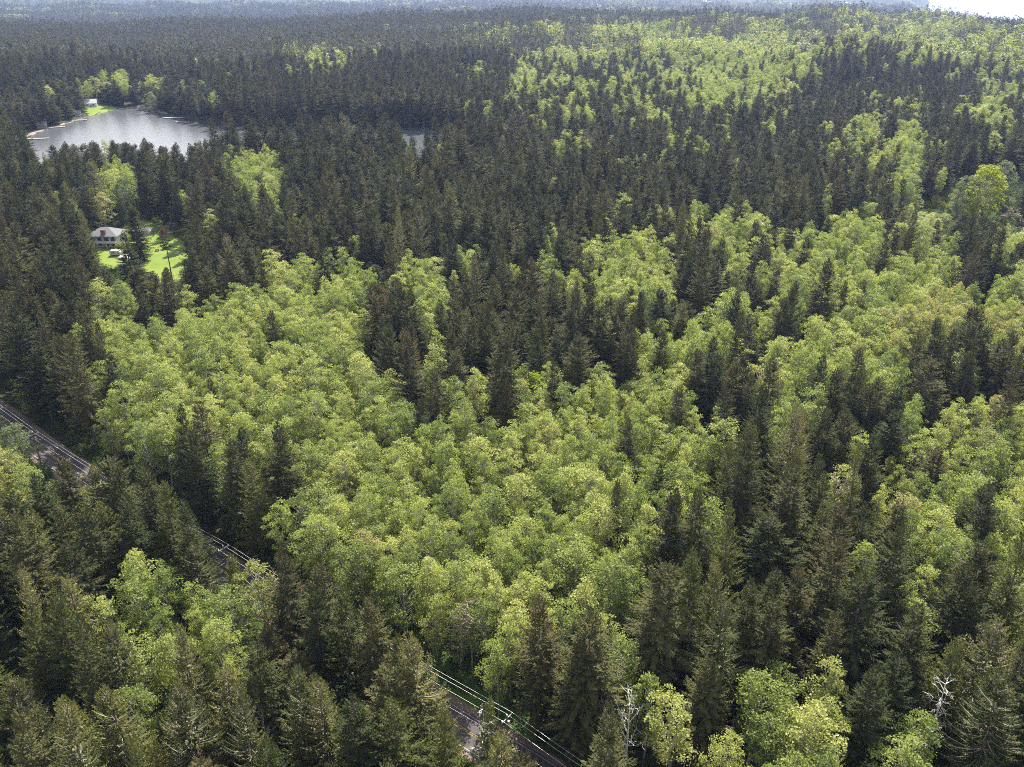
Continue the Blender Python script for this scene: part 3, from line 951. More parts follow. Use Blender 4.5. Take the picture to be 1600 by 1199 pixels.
# trees that stand out: (pixel of the top, height, kind, variant, width factor, label)
EXPL = [
    (203, 322, 25, 'fir', 7, 1.05, 'broad dark evergreen standing on the lawn beside the white house'),
    (425, 484, 25, 'fir', 4, .95, 'dark narrow fir rising alone from the upper pale alder stand'),
    (327, 590, 21, 'fir', 4, .7, 'small thin dark fir tip poking through the alders above the dark road bend'),
    (300, 672, 29, 'fir', 0, .95, 'tall blackish fir at the lower edge of alders above the power lines'),
    (366, 690, 28, 'fir', 3, 1.1, 'dark fir beside the pale alder above the power lines'),
    (655, 622, 25, 'fir', 1, .9, 'dark fir inside the central alders below the two big brown firs'),
    (782, 590, 26, 'fir', 2, 1.0, 'brownish fir beside the rounded yellow-green maple in the photo centre'),
    (985, 652, 24, 'fir', 0, .85, 'small dark fir standing alone in the right part of central alders'),
    (966, 745, 28, 'fir', 4, .62, 'very thin dark fir splitting the central alders with dark gap below'),
    (1030, 728, 22, 'fir', 5, .75, 'small dark fir tip between central alders and the big green spruces'),
    (1057, 762, 29, 'fir', 2, 1.0, 'reddish brown fir at the right edge of the central alders'),
    (901, 522, 28, 'fir', 3, 1.1, 'symmetric green fir standing forward just above the central alder stand'),
    (588, 438, 31, 'fir', 2, 1.25, 'largest brown-tipped fir between the two alder stands in mid photo'),
    (632, 512, 27, 'fir', 2, 1.15, 'brown fir standing just below the largest brown-tipped fir'),
    (612, 470, 28, 'fir', 1, 1.1, 'fir tucked behind the largest brown-tipped firs'),
    (715, 548, 24, 'fir', 1, 1.15, 'bushy dark fir with alders below it left of photo centre'),
    (140, 502, 27, 'fir', 4, .6, 'very slim dark fir at the left end of the upper alder stand'),
    (1405, 828, 31, 'fir', 0, 1.15, 'tall blackish fir among alders on the right side of the photo'),
    (1178, 655, 33, 'cedar', 0, 1.25, 'largest green spruce with drooping limbs right of the central alders'),
    (1135, 690, 28, 'cedar', 3, .95, 'green evergreen just left of the largest drooping spruce'),
    (1290, 742, 25, 'cedar', 5, 1.3, 'smooth cone-shaped green cedar below the largest drooping spruce'),
    (1233, 700, 27, 'cedar', 1, 1.0, 'tan-tipped cedar right of the largest drooping spruce'),
    (1215, 812, 24, 'fir', 6, 1.45, 'broad ragged dark spruce with round pale tops above the right alders'),
    (1130, 370, 27, 'fir', 5, .95, 'dark fir in front of the bright alder patch below the upper woods'),
    (1180, 405, 27, 'fir', 2, 1.0, 'reddish fir at the right of the bright upper alder patch'),
    (1323, 440, 24, 'fir', 4, .75, 'slim dark fir rising from the pale yellowish alder slope'),
    (1350, 440, 25, 'fir', 3, .9, 'greener fir next to slim dark fir on the pale alder slope'),
    (1518, 690, 17, 'fir', 0, .95, 'small blackish conifer buried in yellowish alders near the right edge'),
    (1555, 762, 27, 'fir', 3, 1.0, 'conical dark fir standing in yellowish alders near the right edge'),
    (1515, 480, 29, 'fir', 2, 1.1, 'tall brownish fir above the right alders near the photo edge'),
    (1070, 468, 24, 'cedar', 5, 1.2, 'bright green pointed cedar left of the round alder in mid right woods'),
    (661, 990, 29, 'cedar', 2, 1.1, 'yellow-tan cedar with arching pale limbs just left of the lower pole'),
    (532, 925, 29, 'cedar', 3, 1.1, 'olive cedar under the crossing power wires left of the lower pole'),
    (497, 1062, 27, 'cedar', 4, 1.05, 'pale bare-limbed cedar at the bottom left of the yellow-tan cedar'),
    (460, 1042, 28, 'cedar', 1, 1.0, 'olive cedar behind the pale bare-limbed cedar near the bottom edge'),
    (610, 1082, 27, 'cedar', 3, 1.2, 'broad grey-green cedar between the two palest cedars at the bottom'),
    (398, 1000, 27, 'fir', 0, 1.15, 'dark green conical fir just right of the sunlit alder clump by the road'),
    (180, 1068, 27, 'cedar', 1, 1.15, 'olive pointed cedar in the bottom left corner woods'),
    (285, 1068, 27, 'cedar', 2, 1.1, 'golden tan cedar at the bottom left with pale limbs'),
    (85, 925, 29, 'cedar', 0, 1.2, 'tall olive cedar near the left edge below the yellow bush'),
    (165, 965, 28, 'cedar', 2, 1.0, 'tan-tipped cedar in the left woods beside the sunlit alders'),
    (440, 852, 30, 'fir', 2, 1.05, 'dark brownish fir hiding the road right of the power wires gap'),
    (497, 885, 29, 'fir', 1, 1.05, 'dark fir crossing the power wires left of the big alders'),
    (365, 862, 20, 'cedar', 3, .8, 'small olive conifer standing in front of the power wires'),
    (853, 930, 30, 'fir', 2, 1.05, 'brown-topped fir just above the road at the lower middle'),
    (897, 1005, 27, 'fir', 1, .95, 'brownish fir right of brown-topped fir above the lower pole'),
    (1043, 885, 32, 'fir', 6, 1.25, 'large dark fir right of the central alders near the lower middle'),
    (1087, 855, 32, 'cedar', 0, 1.05, 'tall green conifer behind the large dark fir at lower middle'),
    (1130, 935, 30, 'cedar', 1, 1.15, 'olive cedar with pale arching limbs at lower right of centre'),
    (755, 1098, 24, 'cedar', 3, .62, 'narrow green conifer standing in front of the road by the lower pole'),
    (785, 1142, 22, 'cedar', 4, .9, 'pale tan cedar top at the bottom edge below the lower pole'),
    (1560, 960, 30, 'cedar', 2, 1.25, 'golden olive cedar at the lower right edge of the photo'),
    (1585, 1050, 29, 'cedar', 1, 1.3, 'large olive cedar in the bottom right corner'),
    (1500, 880, 27, 'fir', 1, 1.0, 'ragged brownish fir right of the blackish fir at lower right'),
    (1375, 1040, 27, 'fir', 5, 1.1, 'dark drooping fir in the shaded gap at lower right'),
    (1492, 990, 26, 'cedar', 0, 1.0, 'grey-green conifer right of the small alder clump at lower right'),
    (96, 712, 24, 'fir', 2, 1.0, 'brownish fir just right of the upper pole at the left road bend'),
    (132, 728, 26, 'cedar', 1, 1.0, 'rusty-tipped conifer second right of the upper pole'),
    (176, 733, 28, 'fir', 1, 1.05, 'dark conifer third right of the upper pole hiding the wires'),
    (216, 735, 29, 'fir', 3, 1.1, 'broad dark fir fourth right of the upper pole hiding the wires'),
    (256, 752, 29, 'cedar', 3, 1.1, 'olive conifer fifth right of the upper pole hiding the road'),
    (288, 788, 28, 'fir', 5, 1.0, 'dark conifer just left of the first gap with wires'),
    (302, 850, 22, 'cedar', 1, .95, 'small yellowish cedar at the left of the first gap with wires'),
    (578, 935, 28, 'fir', 1, 1.0, 'dark fir just right of the olive cedar under the wires'),
    (622, 985, 27, 'cedar', 3, .85, 'slim conifer behind the yellow-tan cedar near the lower pole'),
    (30, 800, 27, 'cedar', 1, 1.2, 'rusty olive cedar under the bright yellow bush at the left edge'),
    (831, 588, 19, 'maple', 0, 1.05, 'rounded yellow-green maple among dark firs at the photo centre'),
    (1550, 262, 28, 'maple', 1, 1.2, 'brightest yellow-green broad tree near the right edge of the photo'),
    (1508, 274, 22, 'alder', 8, 1.15, 'pale grey-green broad tree left of the brightest yellow-green tree'),
    (1576, 252, 24, 'alder', 8, 1.1, 'pale broad tree behind the brightest yellow-green tree'),
    (185, 278, 23, 'alder', 8, .95, 'pale leafy tree behind the white house'),
    (14, 668, 19, 'alder', 8, .85, 'pale leafy tree beside the road at the left edge'),
    (235, 144, 20, 'alder', 8, 1.0, 'pale round tree on the far lake shore beside the beach'),
    (400, 882, 19, 'alder', 6, 1.15, 'pale sunlit alder nearest the road below the power wires'),
    (345, 700, 22, 'alder', 0, .95, 'upright grey-green alder between two dark firs above the wires'),
    (778, 1000, 19, 'alder', 1, .8, 'slim bright alder standing above the lower power pole'),
    (1032, 500, 18, 'alder', 2, .85, 'small bright alder wedged between firs above the central stand'),
    (1085, 510, 18, 'alder', 0, .95, 'round bright alder right of the pointed green cedar'),
    (846, 395, 21, 'alder', 1, .8, 'yellow-green leafy top between firs in the upper middle woods'),
]
# further firs whose tops can be made out in the mixed woods on the right and in the centre
for k_, (ex, ey, h) in enumerate([(1085, 385, 28), (1102, 424, 27), (1152, 458, 27), (1215, 418, 26), (1228, 468, 26), (1250, 440, 24), (1438, 522, 28), (1466, 500, 30), (1490, 516, 29), (1546, 508, 28),
                                  (1582, 518, 28), (1455, 560, 27), (1525, 556, 27), (1286, 558, 26), (1312, 576, 27), (1346, 545, 27), (1336, 596, 26), (1372, 588, 26), (1124, 560, 26), (1150, 562, 27),
                                  (1176, 582, 25), (1096, 545, 26), (1516, 395, 24), (1528, 372, 26), (1472, 346, 25), (1388, 376, 26), (1420, 360, 26), (1262, 372, 25), (1040, 520, 27), (1060, 600, 25),
                                  (1330, 640, 26), (1360, 680, 26), (1290, 640, 26), (1250, 880, 27), (1180, 900, 28), (1215, 940, 27), (1310, 960, 26), (1440, 950, 26), (1350, 900, 27), (1540, 850, 27),
                                  (1575, 600, 26), (690, 470, 27), (735, 500, 28), (760, 470, 28), (800, 500, 28), (845, 515, 28), (940, 480, 28), (975, 500, 28), (870, 560, 26), (1005, 470, 27)]):
    EXPL.append((ex, ey, h, 'fir', (k_ * 3 + 1) % 7, 1.0 + .06 * ((k_ * 5) % 4 - 1.5), None))
ex_xy = []
trees = []            # dict per tree
for (ex, ey, h, k, var, wf, lb) in EXPL:
    x, y = on_ground(ex, ey, h)
    ex_xy.append((x, y, wf))
    trees.append(dict(x=x, y=y, z=tz(x, y), h=float(h), kind=k, var=var, w=wf, label=lb, D=math.hypot(x, y), exp=True))
ex_xy = np.array(ex_xy)
EXTRA_CLEAR = [on_ground(265, 441), on_ground(985, 1165), on_ground(1478, 1130), on_ground(400, 1150), on_ground(205, 388)]

rot_noise = lambda x, y: math.sin(x * 0.061 + 1.3 * math.sin(y * 0.043)) * math.cos(y * 0.057 + 1.1 * math.sin(x * 0.037))
taken = {}


def free(x, y, r, add=True):
    """True when no tree planted so far stands nearer than r."""
    ci, cj = int(x // 14), int(y // 14)
    for a in (-1, 0, 1):
        for b in (-1, 0, 1):
            for (qx, qy) in taken.get((ci + a, cj + b), ()):
                if (qx - x) ** 2 + (qy - y) ** 2 < r * r:
                    return False
    if add:
        taken.setdefault((ci, cj), []).append((x, y))
    return True


jx, jy = rng.normal(0, 1, len(spots)), rng.normal(0, 1, len(spots))
for i in range(len(spots)):
    x, y = spots[i]
    D = SD[i]
    if D < 900:
        if D < 700 and ((ex_xy[:, 0] - x) ** 2 + (ex_xy[:, 1] - y) ** 2 < (4.6 * ex_xy[:, 2]) ** 2).any():
            continue
        if any((x - a) ** 2 + (y - b) ** 2 < 9 for a, b in EXTRA_CLEAR):
            continue
    jit = 13 if py0[i] > 260 else 7
    c = cell(px0[i] + jx[i] * jit, py0[i] + jy[i] * jit)
    if D > 2350:
        c = 'm' if rot_noise(x * 0.12 + 3, y * 0.12) > 0.52 else 'c'
    if c == '.':
        c = 'c'
    pa = P_ALDER[c]
    if py0[i] < 260:
        pa = {'a': .64, 'm': .44, 'd': .21, 'c': .02}.get(c, pa)
    elif c == 'a' and px0[i] > 1090:
        pa = .87
    # clump the mixture so that kinds stand in groups
    q = 0.5 + 0.5 * rot_noise(x * 1.3, y * 1.3)
    u = 0.62 * (q * 0.9 + 0.05) + 0.38 * rng.random() if py0[i] > 260 else 0.4 * q + 0.6 * rng.random()
    if c in 'kcp' or (c == 'a' and py0[i] > 260):
        u = rng.random()
    alder = u < pa
    if py0[i] < 240 and c in 'am' and rot_noise(x * 2.1 + 5, y * 2.1) > .34:
        alder = rng.random() < .15
    if alder:
        h = rng.normal(18.5, 1.9 if D < 800 else 3.0)
        if c in 'md':
            h += 2
        kind, n = 'alder', 8
        var = int(rng.integers(6, 8)) if (c == 'p' and rng.random() < .8) or rng.random() < .03 else int(rng.integers(0, 6))
        w = rng.uniform(.6, 1.25) * h / 20 * (1 + .15 * float(np.interp(D, [400, 1000], [0, 1])))
        if c == 'b':
            h = rng.uniform(6, 9)
            w = .75
        if c == 'y':
            var = 6
    else:
        kind = 'cedar' if c == 'k' and rng.random() < .62 else 'fir'
        if kind == 'fir' and D < 600 and rng.random() < .06:
            kind = 'cedar'
        big_ = float(np.interp(D, [300, 700, 1100], [0, .55, .75])) * float(np.interp(px0[i], [700, 1000], [1, .35]))
        h = max(16, rng.normal(26 + 7 * big_ - (3 if D > 500 and px0[i] > 850 else 0), 4.6))
        if c in 'ap':
            h = rng.normal(21, 3)
        if lkd[i] < 90 and px0[i] < 345 and y > 640:
            h *= .62
        n = 6 if kind == 'cedar' else 7
        var = int(rng.integers(0, n))
        w = rng.uniform(.72, 1.35) * (1 + .42 * big_) * (1 + .1 * float(np.interp(D, [300, 500], [0, 1])))
        if c in 'ap':
            w *= .8
    if D > 2000:
        k_ = float(np.interp(D, [2300, 5200], [1.0, 1.35]))
        w *= k_ * (1.5 if kind == 'alder' else 1.15)
    if D < 2000 and not free(x, y, 3.7 if kind == 'alder' else float(np.interp(D, [0, 700, 2000], [7.6, 8.8, 11.0]))):
        continue
    z = sz[i]
    # keep the open places open
    fail = False
    if D < 1400:
        for _ in range(3):
            if not any(in_clear(*pix(x + ox * w, y, z + oz * h)) for ox, oz in ((0, .99), (0, .75), (-3, .45), (3, .45), (0, .5))):
                break
            h *= .84
        else:
            fail = True
        if fail or h < 5:
            continue
    trees.append(dict(x=float(x), y=float(y), z=float(z), h=float(h), kind=kind, var=var, w=float(w), label=None, D=float(D), exp=False, c=c))

# ------------------------------------------------------------------ which trees show largest: a coarse count of what hides what
BW, BH = 800, 600
buf = np.full((BH, BW), -1, np.int32)
order = sorted((i for i, tr in enumerate(trees) if tr['D'] < 1000), key=lambda i: -trees[i]['D'])
for i in order:
    tr = trees[i]
    f = tr['y'] * CP - (tr['z'] + tr['h'] * .5 - CAM_Z) * SP
    if f < 10:
        continue
    cxp, ytop = project(tr['x'], tr['y'], tr['z'] + tr['h'])
    _, ybot = project(tr['x'], tr['y'], tr['z'] + tr['h'] * (.25 if tr['kind'] in ('fir', 'cedar') else .4))
    wpx = FPX / f * 4.0 * tr['w'] * (1.2 if tr['kind'] in ('fir', 'cedar') else 1.0) / 2
    cxp, ytop, ybot = float(cxp) / 2, float(ytop) / 2, float(ybot) / 2
    tr['px'], tr['py'] = cxp * 2, (ytop + ybot)
    y0, y1 = int(max(0, ytop)), int(min(BH, ybot + wpx * .5))
    conic = tr['kind'] in ('fir', 'cedar')
    for yy in range(y0, y1):
        s = max(0.0, (yy - ytop) / max(1e-3, (ybot - ytop)))
        hw = wpx * (min(1, s) ** .8) if conic else wpx * math.sqrt(max(0, 1 - (2 * min(1, s) - 1) ** 2)) if s < 1 else wpx * .3
        x0, x1 = int(max(0, cxp - hw)), int(min(BW, cxp + hw + 1))
        if x1 > x0:
            buf[yy, x0:x1] = i
cnt = np.bincount(buf[buf >= 0], minlength=len(trees))
LIMIT = {'fir': 300, 'alder': 300, 'cedar': 240, 'maple': 20}
single = set(i for i, tr in enumerate(trees) if tr['exp'])
for k, lim in LIMIT.items():
    ids = [i for i, tr in enumerate(trees) if tr['kind'] == k and cnt[i] > 12]
    ids.sort(key=lambda i: (-trees[i]['exp'], -cnt[i]))
    single |= set(ids[:lim])

# ------------------------------------------------------------------ labels: stands named by things one can find, then row and place in the row
STANDS = [
    (0, 0, 1601, 165, 'woods beyond the lake'),
    (0, 165, 440, 262, 'woods in front of the lake'),
    (440, 165, 860, 262, 'woods around the lake inlet'),
    (860, 165, 1601, 262, 'upper right slope'),
    (0, 262, 155, 400, 'woods left of the house'),
    (155, 262, 300, 372, 'woods behind the house'),
    (140, 372, 300, 500, 'belt below the lawn'),
    (0, 400, 140, 560, 'left edge above the road'),
    (0, 560, 190, 720, 'left roadside above the wires'),
    (300, 262, 560, 470, 'woods right of the lawn'),
    (560, 262, 900, 400, 'dense upper middle forest'),
    (900, 262, 1220, 400, 'upper forest right of middle'),
    (1220, 262, 1601, 400, 'upper right woods'),
    (140, 430, 560, 620, 'upper left pale stand'),
    (140, 620, 480, 800, 'stand above the wires'),
    (560, 400, 800, 560, 'fir block left of centre'),
    (800, 400, 1080, 580, 'fir block right of centre'),
    (1080, 400, 1320, 580, 'mixed slope right of centre'),
    (1320, 400, 1601, 620, 'pale slope at right'),
    (480, 560, 760, 760, 'central stand upper left'),
    (760, 560, 1100, 760, 'central stand upper right'),
    (1100, 580, 1340, 760, 'mixed woods right of centre'),
    (1340, 620, 1601, 800, 'yellowish stand at right'),
    (380, 760, 700, 960, 'central stand lower left'),
    (700, 760, 1010, 960, 'central stand lower right'),
    (1010, 760, 1300, 960, 'dark spruces at lower right'),
    (1300, 800, 1601, 1000, 'mixed woods at right edge'),
    (0, 720, 310, 880, 'left woods below the wires'),
    (0, 880, 190, 1040, 'lower left edge woods'),
    (190, 840, 440, 1040, 'sunlit clump below the road'),
    (0, 1040, 300, 1300, 'bottom left corner'),
    (300, 1040, 700, 1300, 'bottom left of the pole'),
    (440, 900, 700, 1040, 'woods crossing the wires'),
    (700, 960, 1000, 1300, 'lower middle by the pole'),
    (1000, 960, 1300, 1300, 'bottom right of the pole'),
    (1300, 1000, 1601, 1300, 'bottom right corner'),
]
ADJ = {'fir': ['dark green', 'dark', 'brown-tipped', 'blackish green', 'brownish', 'deep green', 'ragged dark'],
       'cedar': ['olive', 'olive-tan', 'golden tan', 'grey-green', 'pale-limbed', 'smooth green'],
       'alder': ['light green', 'fresh green', 'soft green', 'bright green', 'leafy green', 'spring green', 'pale', 'pale yellowish', 'broad grey-green'], 'maple': ['yellow-green', 'bright']}
ORD = ['first', 'second', 'third', 'fourth', 'fifth', 'sixth', 'seventh', 'eighth', 'ninth', 'tenth', 'eleventh', 'twelfth', 'thirteenth', 'fourteenth']
bystand = {}
for i in single:
    tr = trees[i]
    if tr['label']:
        tr['stand'] = None
        continue
    x, y = min(1600, max(0, tr['px'])), min(1299, max(0, tr['py']))
    st = next((s for s in STANDS if s[0] <= x < s[2] and s[1] <= y < s[3]), None)
    name = st[4] if st else 'middle of the photo'
    bystand.setdefault((tr['kind'], name), []).append(i)
for (k, name), ids in bystand.items():
    ids.sort(key=lambda i: -trees[i]['py'])
    nr = max(1, math.ceil(len(ids) / 9))
    rows = np.array_split(np.array(ids), nr)
    for r_i, row in enumerate(rows):
        row = sorted(row.tolist(), key=lambda i: trees[i]['px'])
        rn = 'only' if nr == 1 else 'front' if r_i == 0 else 'back' if r_i == nr - 1 else ORD[r_i]
        for c_i, i in enumerate(row):
            tr = trees[i]
            adj = ADJ[k][tr['var'] % len(ADJ[k])]
            pos = 'leftmost' if c_i == 0 else 'rightmost' if c_i == len(row) - 1 else ORD[c_i] + ' from left'
            if nr == 1:
                tr['label'] = f'{adj} {k}, {pos} of the {k}s in {name}'
            else:
                tr['label'] = f'{adj} {k}, {pos} in {rn} row, {name}'
            tr['stand'] = name

# ------------------------------------------------------------------ build the single trees
PROTO = {'fir': FIR, 'cedar': CEDAR, 'alder': ALDER, 'maple': MAPLE}
GROUP = {'fir': 'fir trees of the woods', 'cedar': 'cedar trees of the woods', 'alder': 'alder trees of the woods', 'maple': 'maple trees'}


def plant(tr):
    tk, cr, h0, r0 = PROTO[tr['kind']][tr['var']]
    s = tr['h'] / h0
    o = thing(tr['kind'] + '_tree', tr['label'], tr['kind'] + ' tree', (tr['x'], tr['y'], tr['z'] - .1), rng.uniform(0, 6.28), GROUP[tr['kind']])
    o.rotation_euler = (rng.normal(0, .025), rng.normal(0, .025), o.rotation_euler[2])
    o.scale = (tr['w'], tr['w'], s)
    obj('trunk', tk, parent=o)
    obj('crown', cr, parent=o)
    return o


for i in sorted(single):
    plant(trees[i])


# ------------------------------------------------------------------ the rest of each kind: one object each, its trees set out by geometry nodes
def scatter(name, pts, rots, scls, idx, protos, **props):
    me = bpy.data.meshes.new(name)
    me.vertices.add(len(pts))
    me.vertices.foreach_set('co', np.asarray(pts, np.float32).ravel())
    for an, ty, key, data in (('rot', 'FLOAT_VECTOR', 'vector', rots), ('scl', 'FLOAT_VECTOR', 'vector', scls), ('idx', 'INT', 'value', idx)):
        at = me.attributes.new(an, ty, 'POINT')
        at.data.foreach_set(key, np.asarray(data, np.int32 if ty == 'INT' else np.float32).ravel())
    o = obj(name, me, kind='stuff', **props)
    ng = bpy.data.node_groups.new(name + '_nodes', 'GeometryNodeTree')
    ng.interface.new_socket('Geometry', in_out='INPUT', socket_type='NodeSocketGeometry')
    ng.interface.new_socket('Geometry', in_out='OUTPUT', socket_type='NodeSocketGeometry')
    N, Lk = ng.nodes, ng.links
    gi, go = N.new('NodeGroupInput'), N.new('NodeGroupOutput')
    join = N.new('GeometryNodeJoinGeometry')

    def attr(nm, ty):
        a = N.new('GeometryNodeInputNamedAttribute')
        a.data_type = ty
        a.inputs['Name'].default_value = nm
        return a.outputs['Attribute']
    ar, asc, ai = attr('rot', 'FLOAT_VECTOR'), attr('scl', 'FLOAT_VECTOR'), attr('idx', 'INT')
    e2r = N.new('FunctionNodeEulerToRotation')
    Lk.new(ar, e2r.inputs[0])
    for k, mesh in enumerate(protos):
        po = bpy.data.objects.new(name + '_source', mesh)
        info = N.new('GeometryNodeObjectInfo')
        info.inputs['Object'].default_value = po
        info.inputs['As Instance'].default_value = True
        cmp = N.new('FunctionNodeCompare')
        cmp.data_type = 'INT'
        cmp.operation = 'EQUAL'
        Lk.new(ai, cmp.inputs[2])
        cmp.inputs[3].default_value = k
        iop = N.new('GeometryNodeInstanceOnPoints')
        Lk.new(gi.outputs[0], iop.inputs['Points'])
        Lk.new(cmp.outputs[0], iop.inputs['Selection'])
        Lk.new(info.outputs['Geometry'], iop.inputs['Instance'])
        Lk.new(e2r.outputs[0], iop.inputs['Rotation'])
        Lk.new(asc, iop.inputs['Scale'])
        Lk.new(iop.outputs[0], join.inputs[0])
    Lk.new(join.outputs[0], go.inputs[0])
    md = o.modifiers.new('scatter', 'NODES')
    md.node_group = ng
    return o


def joined(pair, name):
    """Trunk and crown as one mesh, for the massed trees."""
    tk, cr = pair[0], pair[1]
    V, F, I, mats = [], [], [], []
    for me in (tk, cr):
        n0, m0 = len(V), len(mats)
        co = np.empty(len(me.vertices) * 3, np.float32)
        me.vertices.foreach_get('co', co)
        V += co.reshape(-1, 3).tolist()
        mats += list(me.materials)
        for p in me.polygons:
            F.append([n0 + v for v in p.vertices])
            I.append(m0 + p.material_index)
    me = mesh_from(name, V, F, mats, I)
    return me


rest = {'fir': [], 'cedar': [], 'alder': []}
for i, tr in enumerate(trees):
    if i not in single:
        rest[tr['kind']].append(tr)
MASS_LABEL = {'fir': ('fir_forest', 'remaining dark fir woods massed from the foreground to the hazy distance', 'forest'),
              'alder': ('alder_forest', 'remaining pale green leafy woods among the firs out to the distance', 'forest'),
              'cedar': ('cedar_forest', 'remaining olive cedars massed in the foreground woods', 'forest')}
for k, L in rest.items():
    near = [joined(p, k) for p in PROTO[k]]
    mid = [joined(p, k + '_mid') for p in (ALDER_FAR if k == 'alder' else FIR_FAR)]
    far = [joined(p, k + '_far') for p in (ALDER_MASS if k == 'alder' else FIR_MASS)]
    protos = near + mid + far
    idx, sc, pts, rt = [], [], [], []
    for tr in L:
        h0 = 20.0 if k == 'alder' else 27.0
        if tr['D'] < 1150:
            j = tr['var']
        elif tr['D'] < 2400:
            j = len(near) + (tr['var'] % len(mid))
        else:
            j = len(near) + len(mid) + (tr['var'] % len(far))
        idx.append(j)
        sc.append((tr['w'], tr['w'], tr['h'] / h0))
        pts.append((tr['x'], tr['y'], tr['z'] - .1))
        rt.append((rng.normal(0, .03), rng.normal(0, .03), rng.uniform(0, 6.28)))
    if pts:
        nm, lb, ct = MASS_LABEL[k]
        scatter(nm, pts, rt, sc, idx, protos, label=lb, category=ct)
print('trees', len(trees), 'single', len(single), {k: len(v) for k, v in rest.items()})

# undergrowth along the road, the clearing and in the gaps between the near trees
BUSH = [broadleaf(500 + i, 2.6, rad=1.7, base=.05, clumps=16, leaves=26, leaf=.34, mat='shrub', clump_r=.75, flat=.7) for i in range(4)]
bush_j = [joined(b, 'bush') for b in BUSH]
n = 24000
dd = np.sqrt(rng.uniform(50 ** 2, 640 ** 2, n))
aa = rng.uniform(R(-50), R(50), n)
bx, by = dd * np.sin(aa), dd * np.cos(aa)
ro = road_offset(bx, by)
ok = ((ro < -5.2) | (ro > 6.0)) & (poly_sd(bx, by, lawn_poly) > 0.5) & (poly_sd(bx, by, lake_poly) > 2)
bx, by = bx[ok], by[ok]
bz = terrain(bx, by)
sc = rng.uniform(.5, 1.3, len(bx))
scatter('undergrowth', np.stack([bx, by, bz - .1], 1), np.stack([sc * 0, sc * 0, rng.uniform(0, 6.28, len(bx))], 1), np.stack([sc, sc, sc * rng.uniform(.6, 1.2, len(bx))], 1),
        rng.integers(0, 4, len(bx)), bush_j, label='low green undergrowth between the trees and along the road', category='undergrowth')

# ------------------------------------------------------------------ dead and bare trees
def dead(px, py, h, mat, label, seed, **kw):
    x, y = on_ground(px, py, h)
    tk, cr = bare_tree(seed, h, mat, **kw)
    o = thing('dead_tree', label, 'dead tree', (x, y, tz(x, y) - .1), 0.4 * seed, 'bare dead trees')
    obj('trunk', tk, parent=o)
    obj('limb', cr, parent=o)


dead(985, 1085, 20, 'bone', 'bleached white bare tree with forked limbs at lower middle', 1, spread=.30, limbs=16)
dead(752, 1098, 23, 'bone', 'broken white snag top in front of the lower power pole', 2, spread=.10, limbs=12, up=.2)
dead(395, 1105, 17, 'snag', 'pinkish bare leafless tree at the bottom left of the cedars', 3, spread=.36, limbs=26)
dead(1478, 1058, 21, 'bone', 'grey bare-limbed snag near the bottom right corner', 4, spread=.2, limbs=22, up=.3)
dead(940, 1092, 16, 'snag', 'short pale half-dead tree left of the bleached white tree', 5, spread=.3, limbs=24)
dead(735, 925, 21, 'snag', 'reddish dead conifer leaning at the foot of the central alders', 6, spread=.22, limbs=24, up=.1)
dead(1310, 730, 22, 'snag', 'grey bare-twigged tree right of the smooth green cedar', 7, spread=.3, limbs=24)

# the lone pine with a bare trunk on the lawn
x, y = on_ground(269, 441)
pt, pc = conifer(610, 24, rad=4.0, base=.60, droop=.3, upturn=.3, per=5, level=.5, power=.55, ragged=.45, spray=.8)
o = thing('pine_tree', 'lone pine with tall bare trunk standing on the right of the lawn', 'pine tree', (x, y, tz(x, y) - .1), 0)
obj('trunk', pt, parent=o)
obj('crown', pc, parent=o)


def shrub(px, py, h, rad, mat, name, label, seed):
    x, y = on_ground(px, py, h * .6)
    tk, cr = broadleaf(seed, h, rad=rad, base=.1, clumps=40, leaves=34, leaf=.36, mat=mat, clump_r=.85, flat=.7)
    o = thing(name, label, name.replace('_', ' '), (x, y, tz(x, y) - .1), 0)
    obj('trunk', tk, parent=o)
    obj('crown', cr, parent=o)


shrub(254, 364, 4.2, 1.9, 'orange', 'flowering_tree', 'small orange-pink tree behind the lawn right of the shed', 620)
shrub(246, 349, 7, 2.6, 'maple', 'garden_tree', 'light green tree behind the orange-pink tree', 621)
shrub(8, 772, 11, 4.6, 'yellow', 'yellow_bush', 'bright yellow leafy bush at the left edge below the road', 622)
shrub(48, 790, 7, 2.4, 'yellow', 'golden_bush', 'small yellow bush right of the bright yellow bush', 623)
shrub(40, 630, 7, 2.8, 'maple', 'roadside_bush', 'small light green bush on the far verge by the road bend', 624)
shrub(187, 384, 2.4, 1.6, 'maple', 'garden_bush', 'small yellowish bush at the corner of the white house', 625)

# ------------------------------------------------------------------ power line along the road
M['pole_wood'] = solid_mat('weathered_pole_wood', (0.10, 0.062, 0.045), (0.17, 0.11, 0.085), 3, 0.85, 0.2)
M['arm_wood'] = solid_mat('grey_crossarm_wood', (0.38, 0.35, 0.33), (0.55, 0.52, 0.5), 3, 0.8)
M['porcelain'] = solid_mat('pale_insulator', (0.62, 0.62, 0.60), (0.75, 0.75, 0.73), 3, 0.35)
M['wire'] = solid_mat('bright_aluminium_wire', (0.72, 0.72, 0.72), (0.86, 0.86, 0.86), 1, 0.42, metallic=0.35)
POLE_H = 12.0
p1 = at_z(51, 676, POLE_H)
p2 = at_z(792, 1118, POLE_H)
dirv = (p2 - p1)[:2] / np.linalg.norm((p2 - p1)[:2])
p0 = np.append(p1[:2] - dirv * 62 + np.array([0, 6.0]), POLE_H)
pm = np.append((p1 + (p2 - p1) * .52)[:2], POLE_H)
pa = at_z(1010, 1268, POLE_H)
poles = [p0, p1, pm, p2, pa]
tips = []
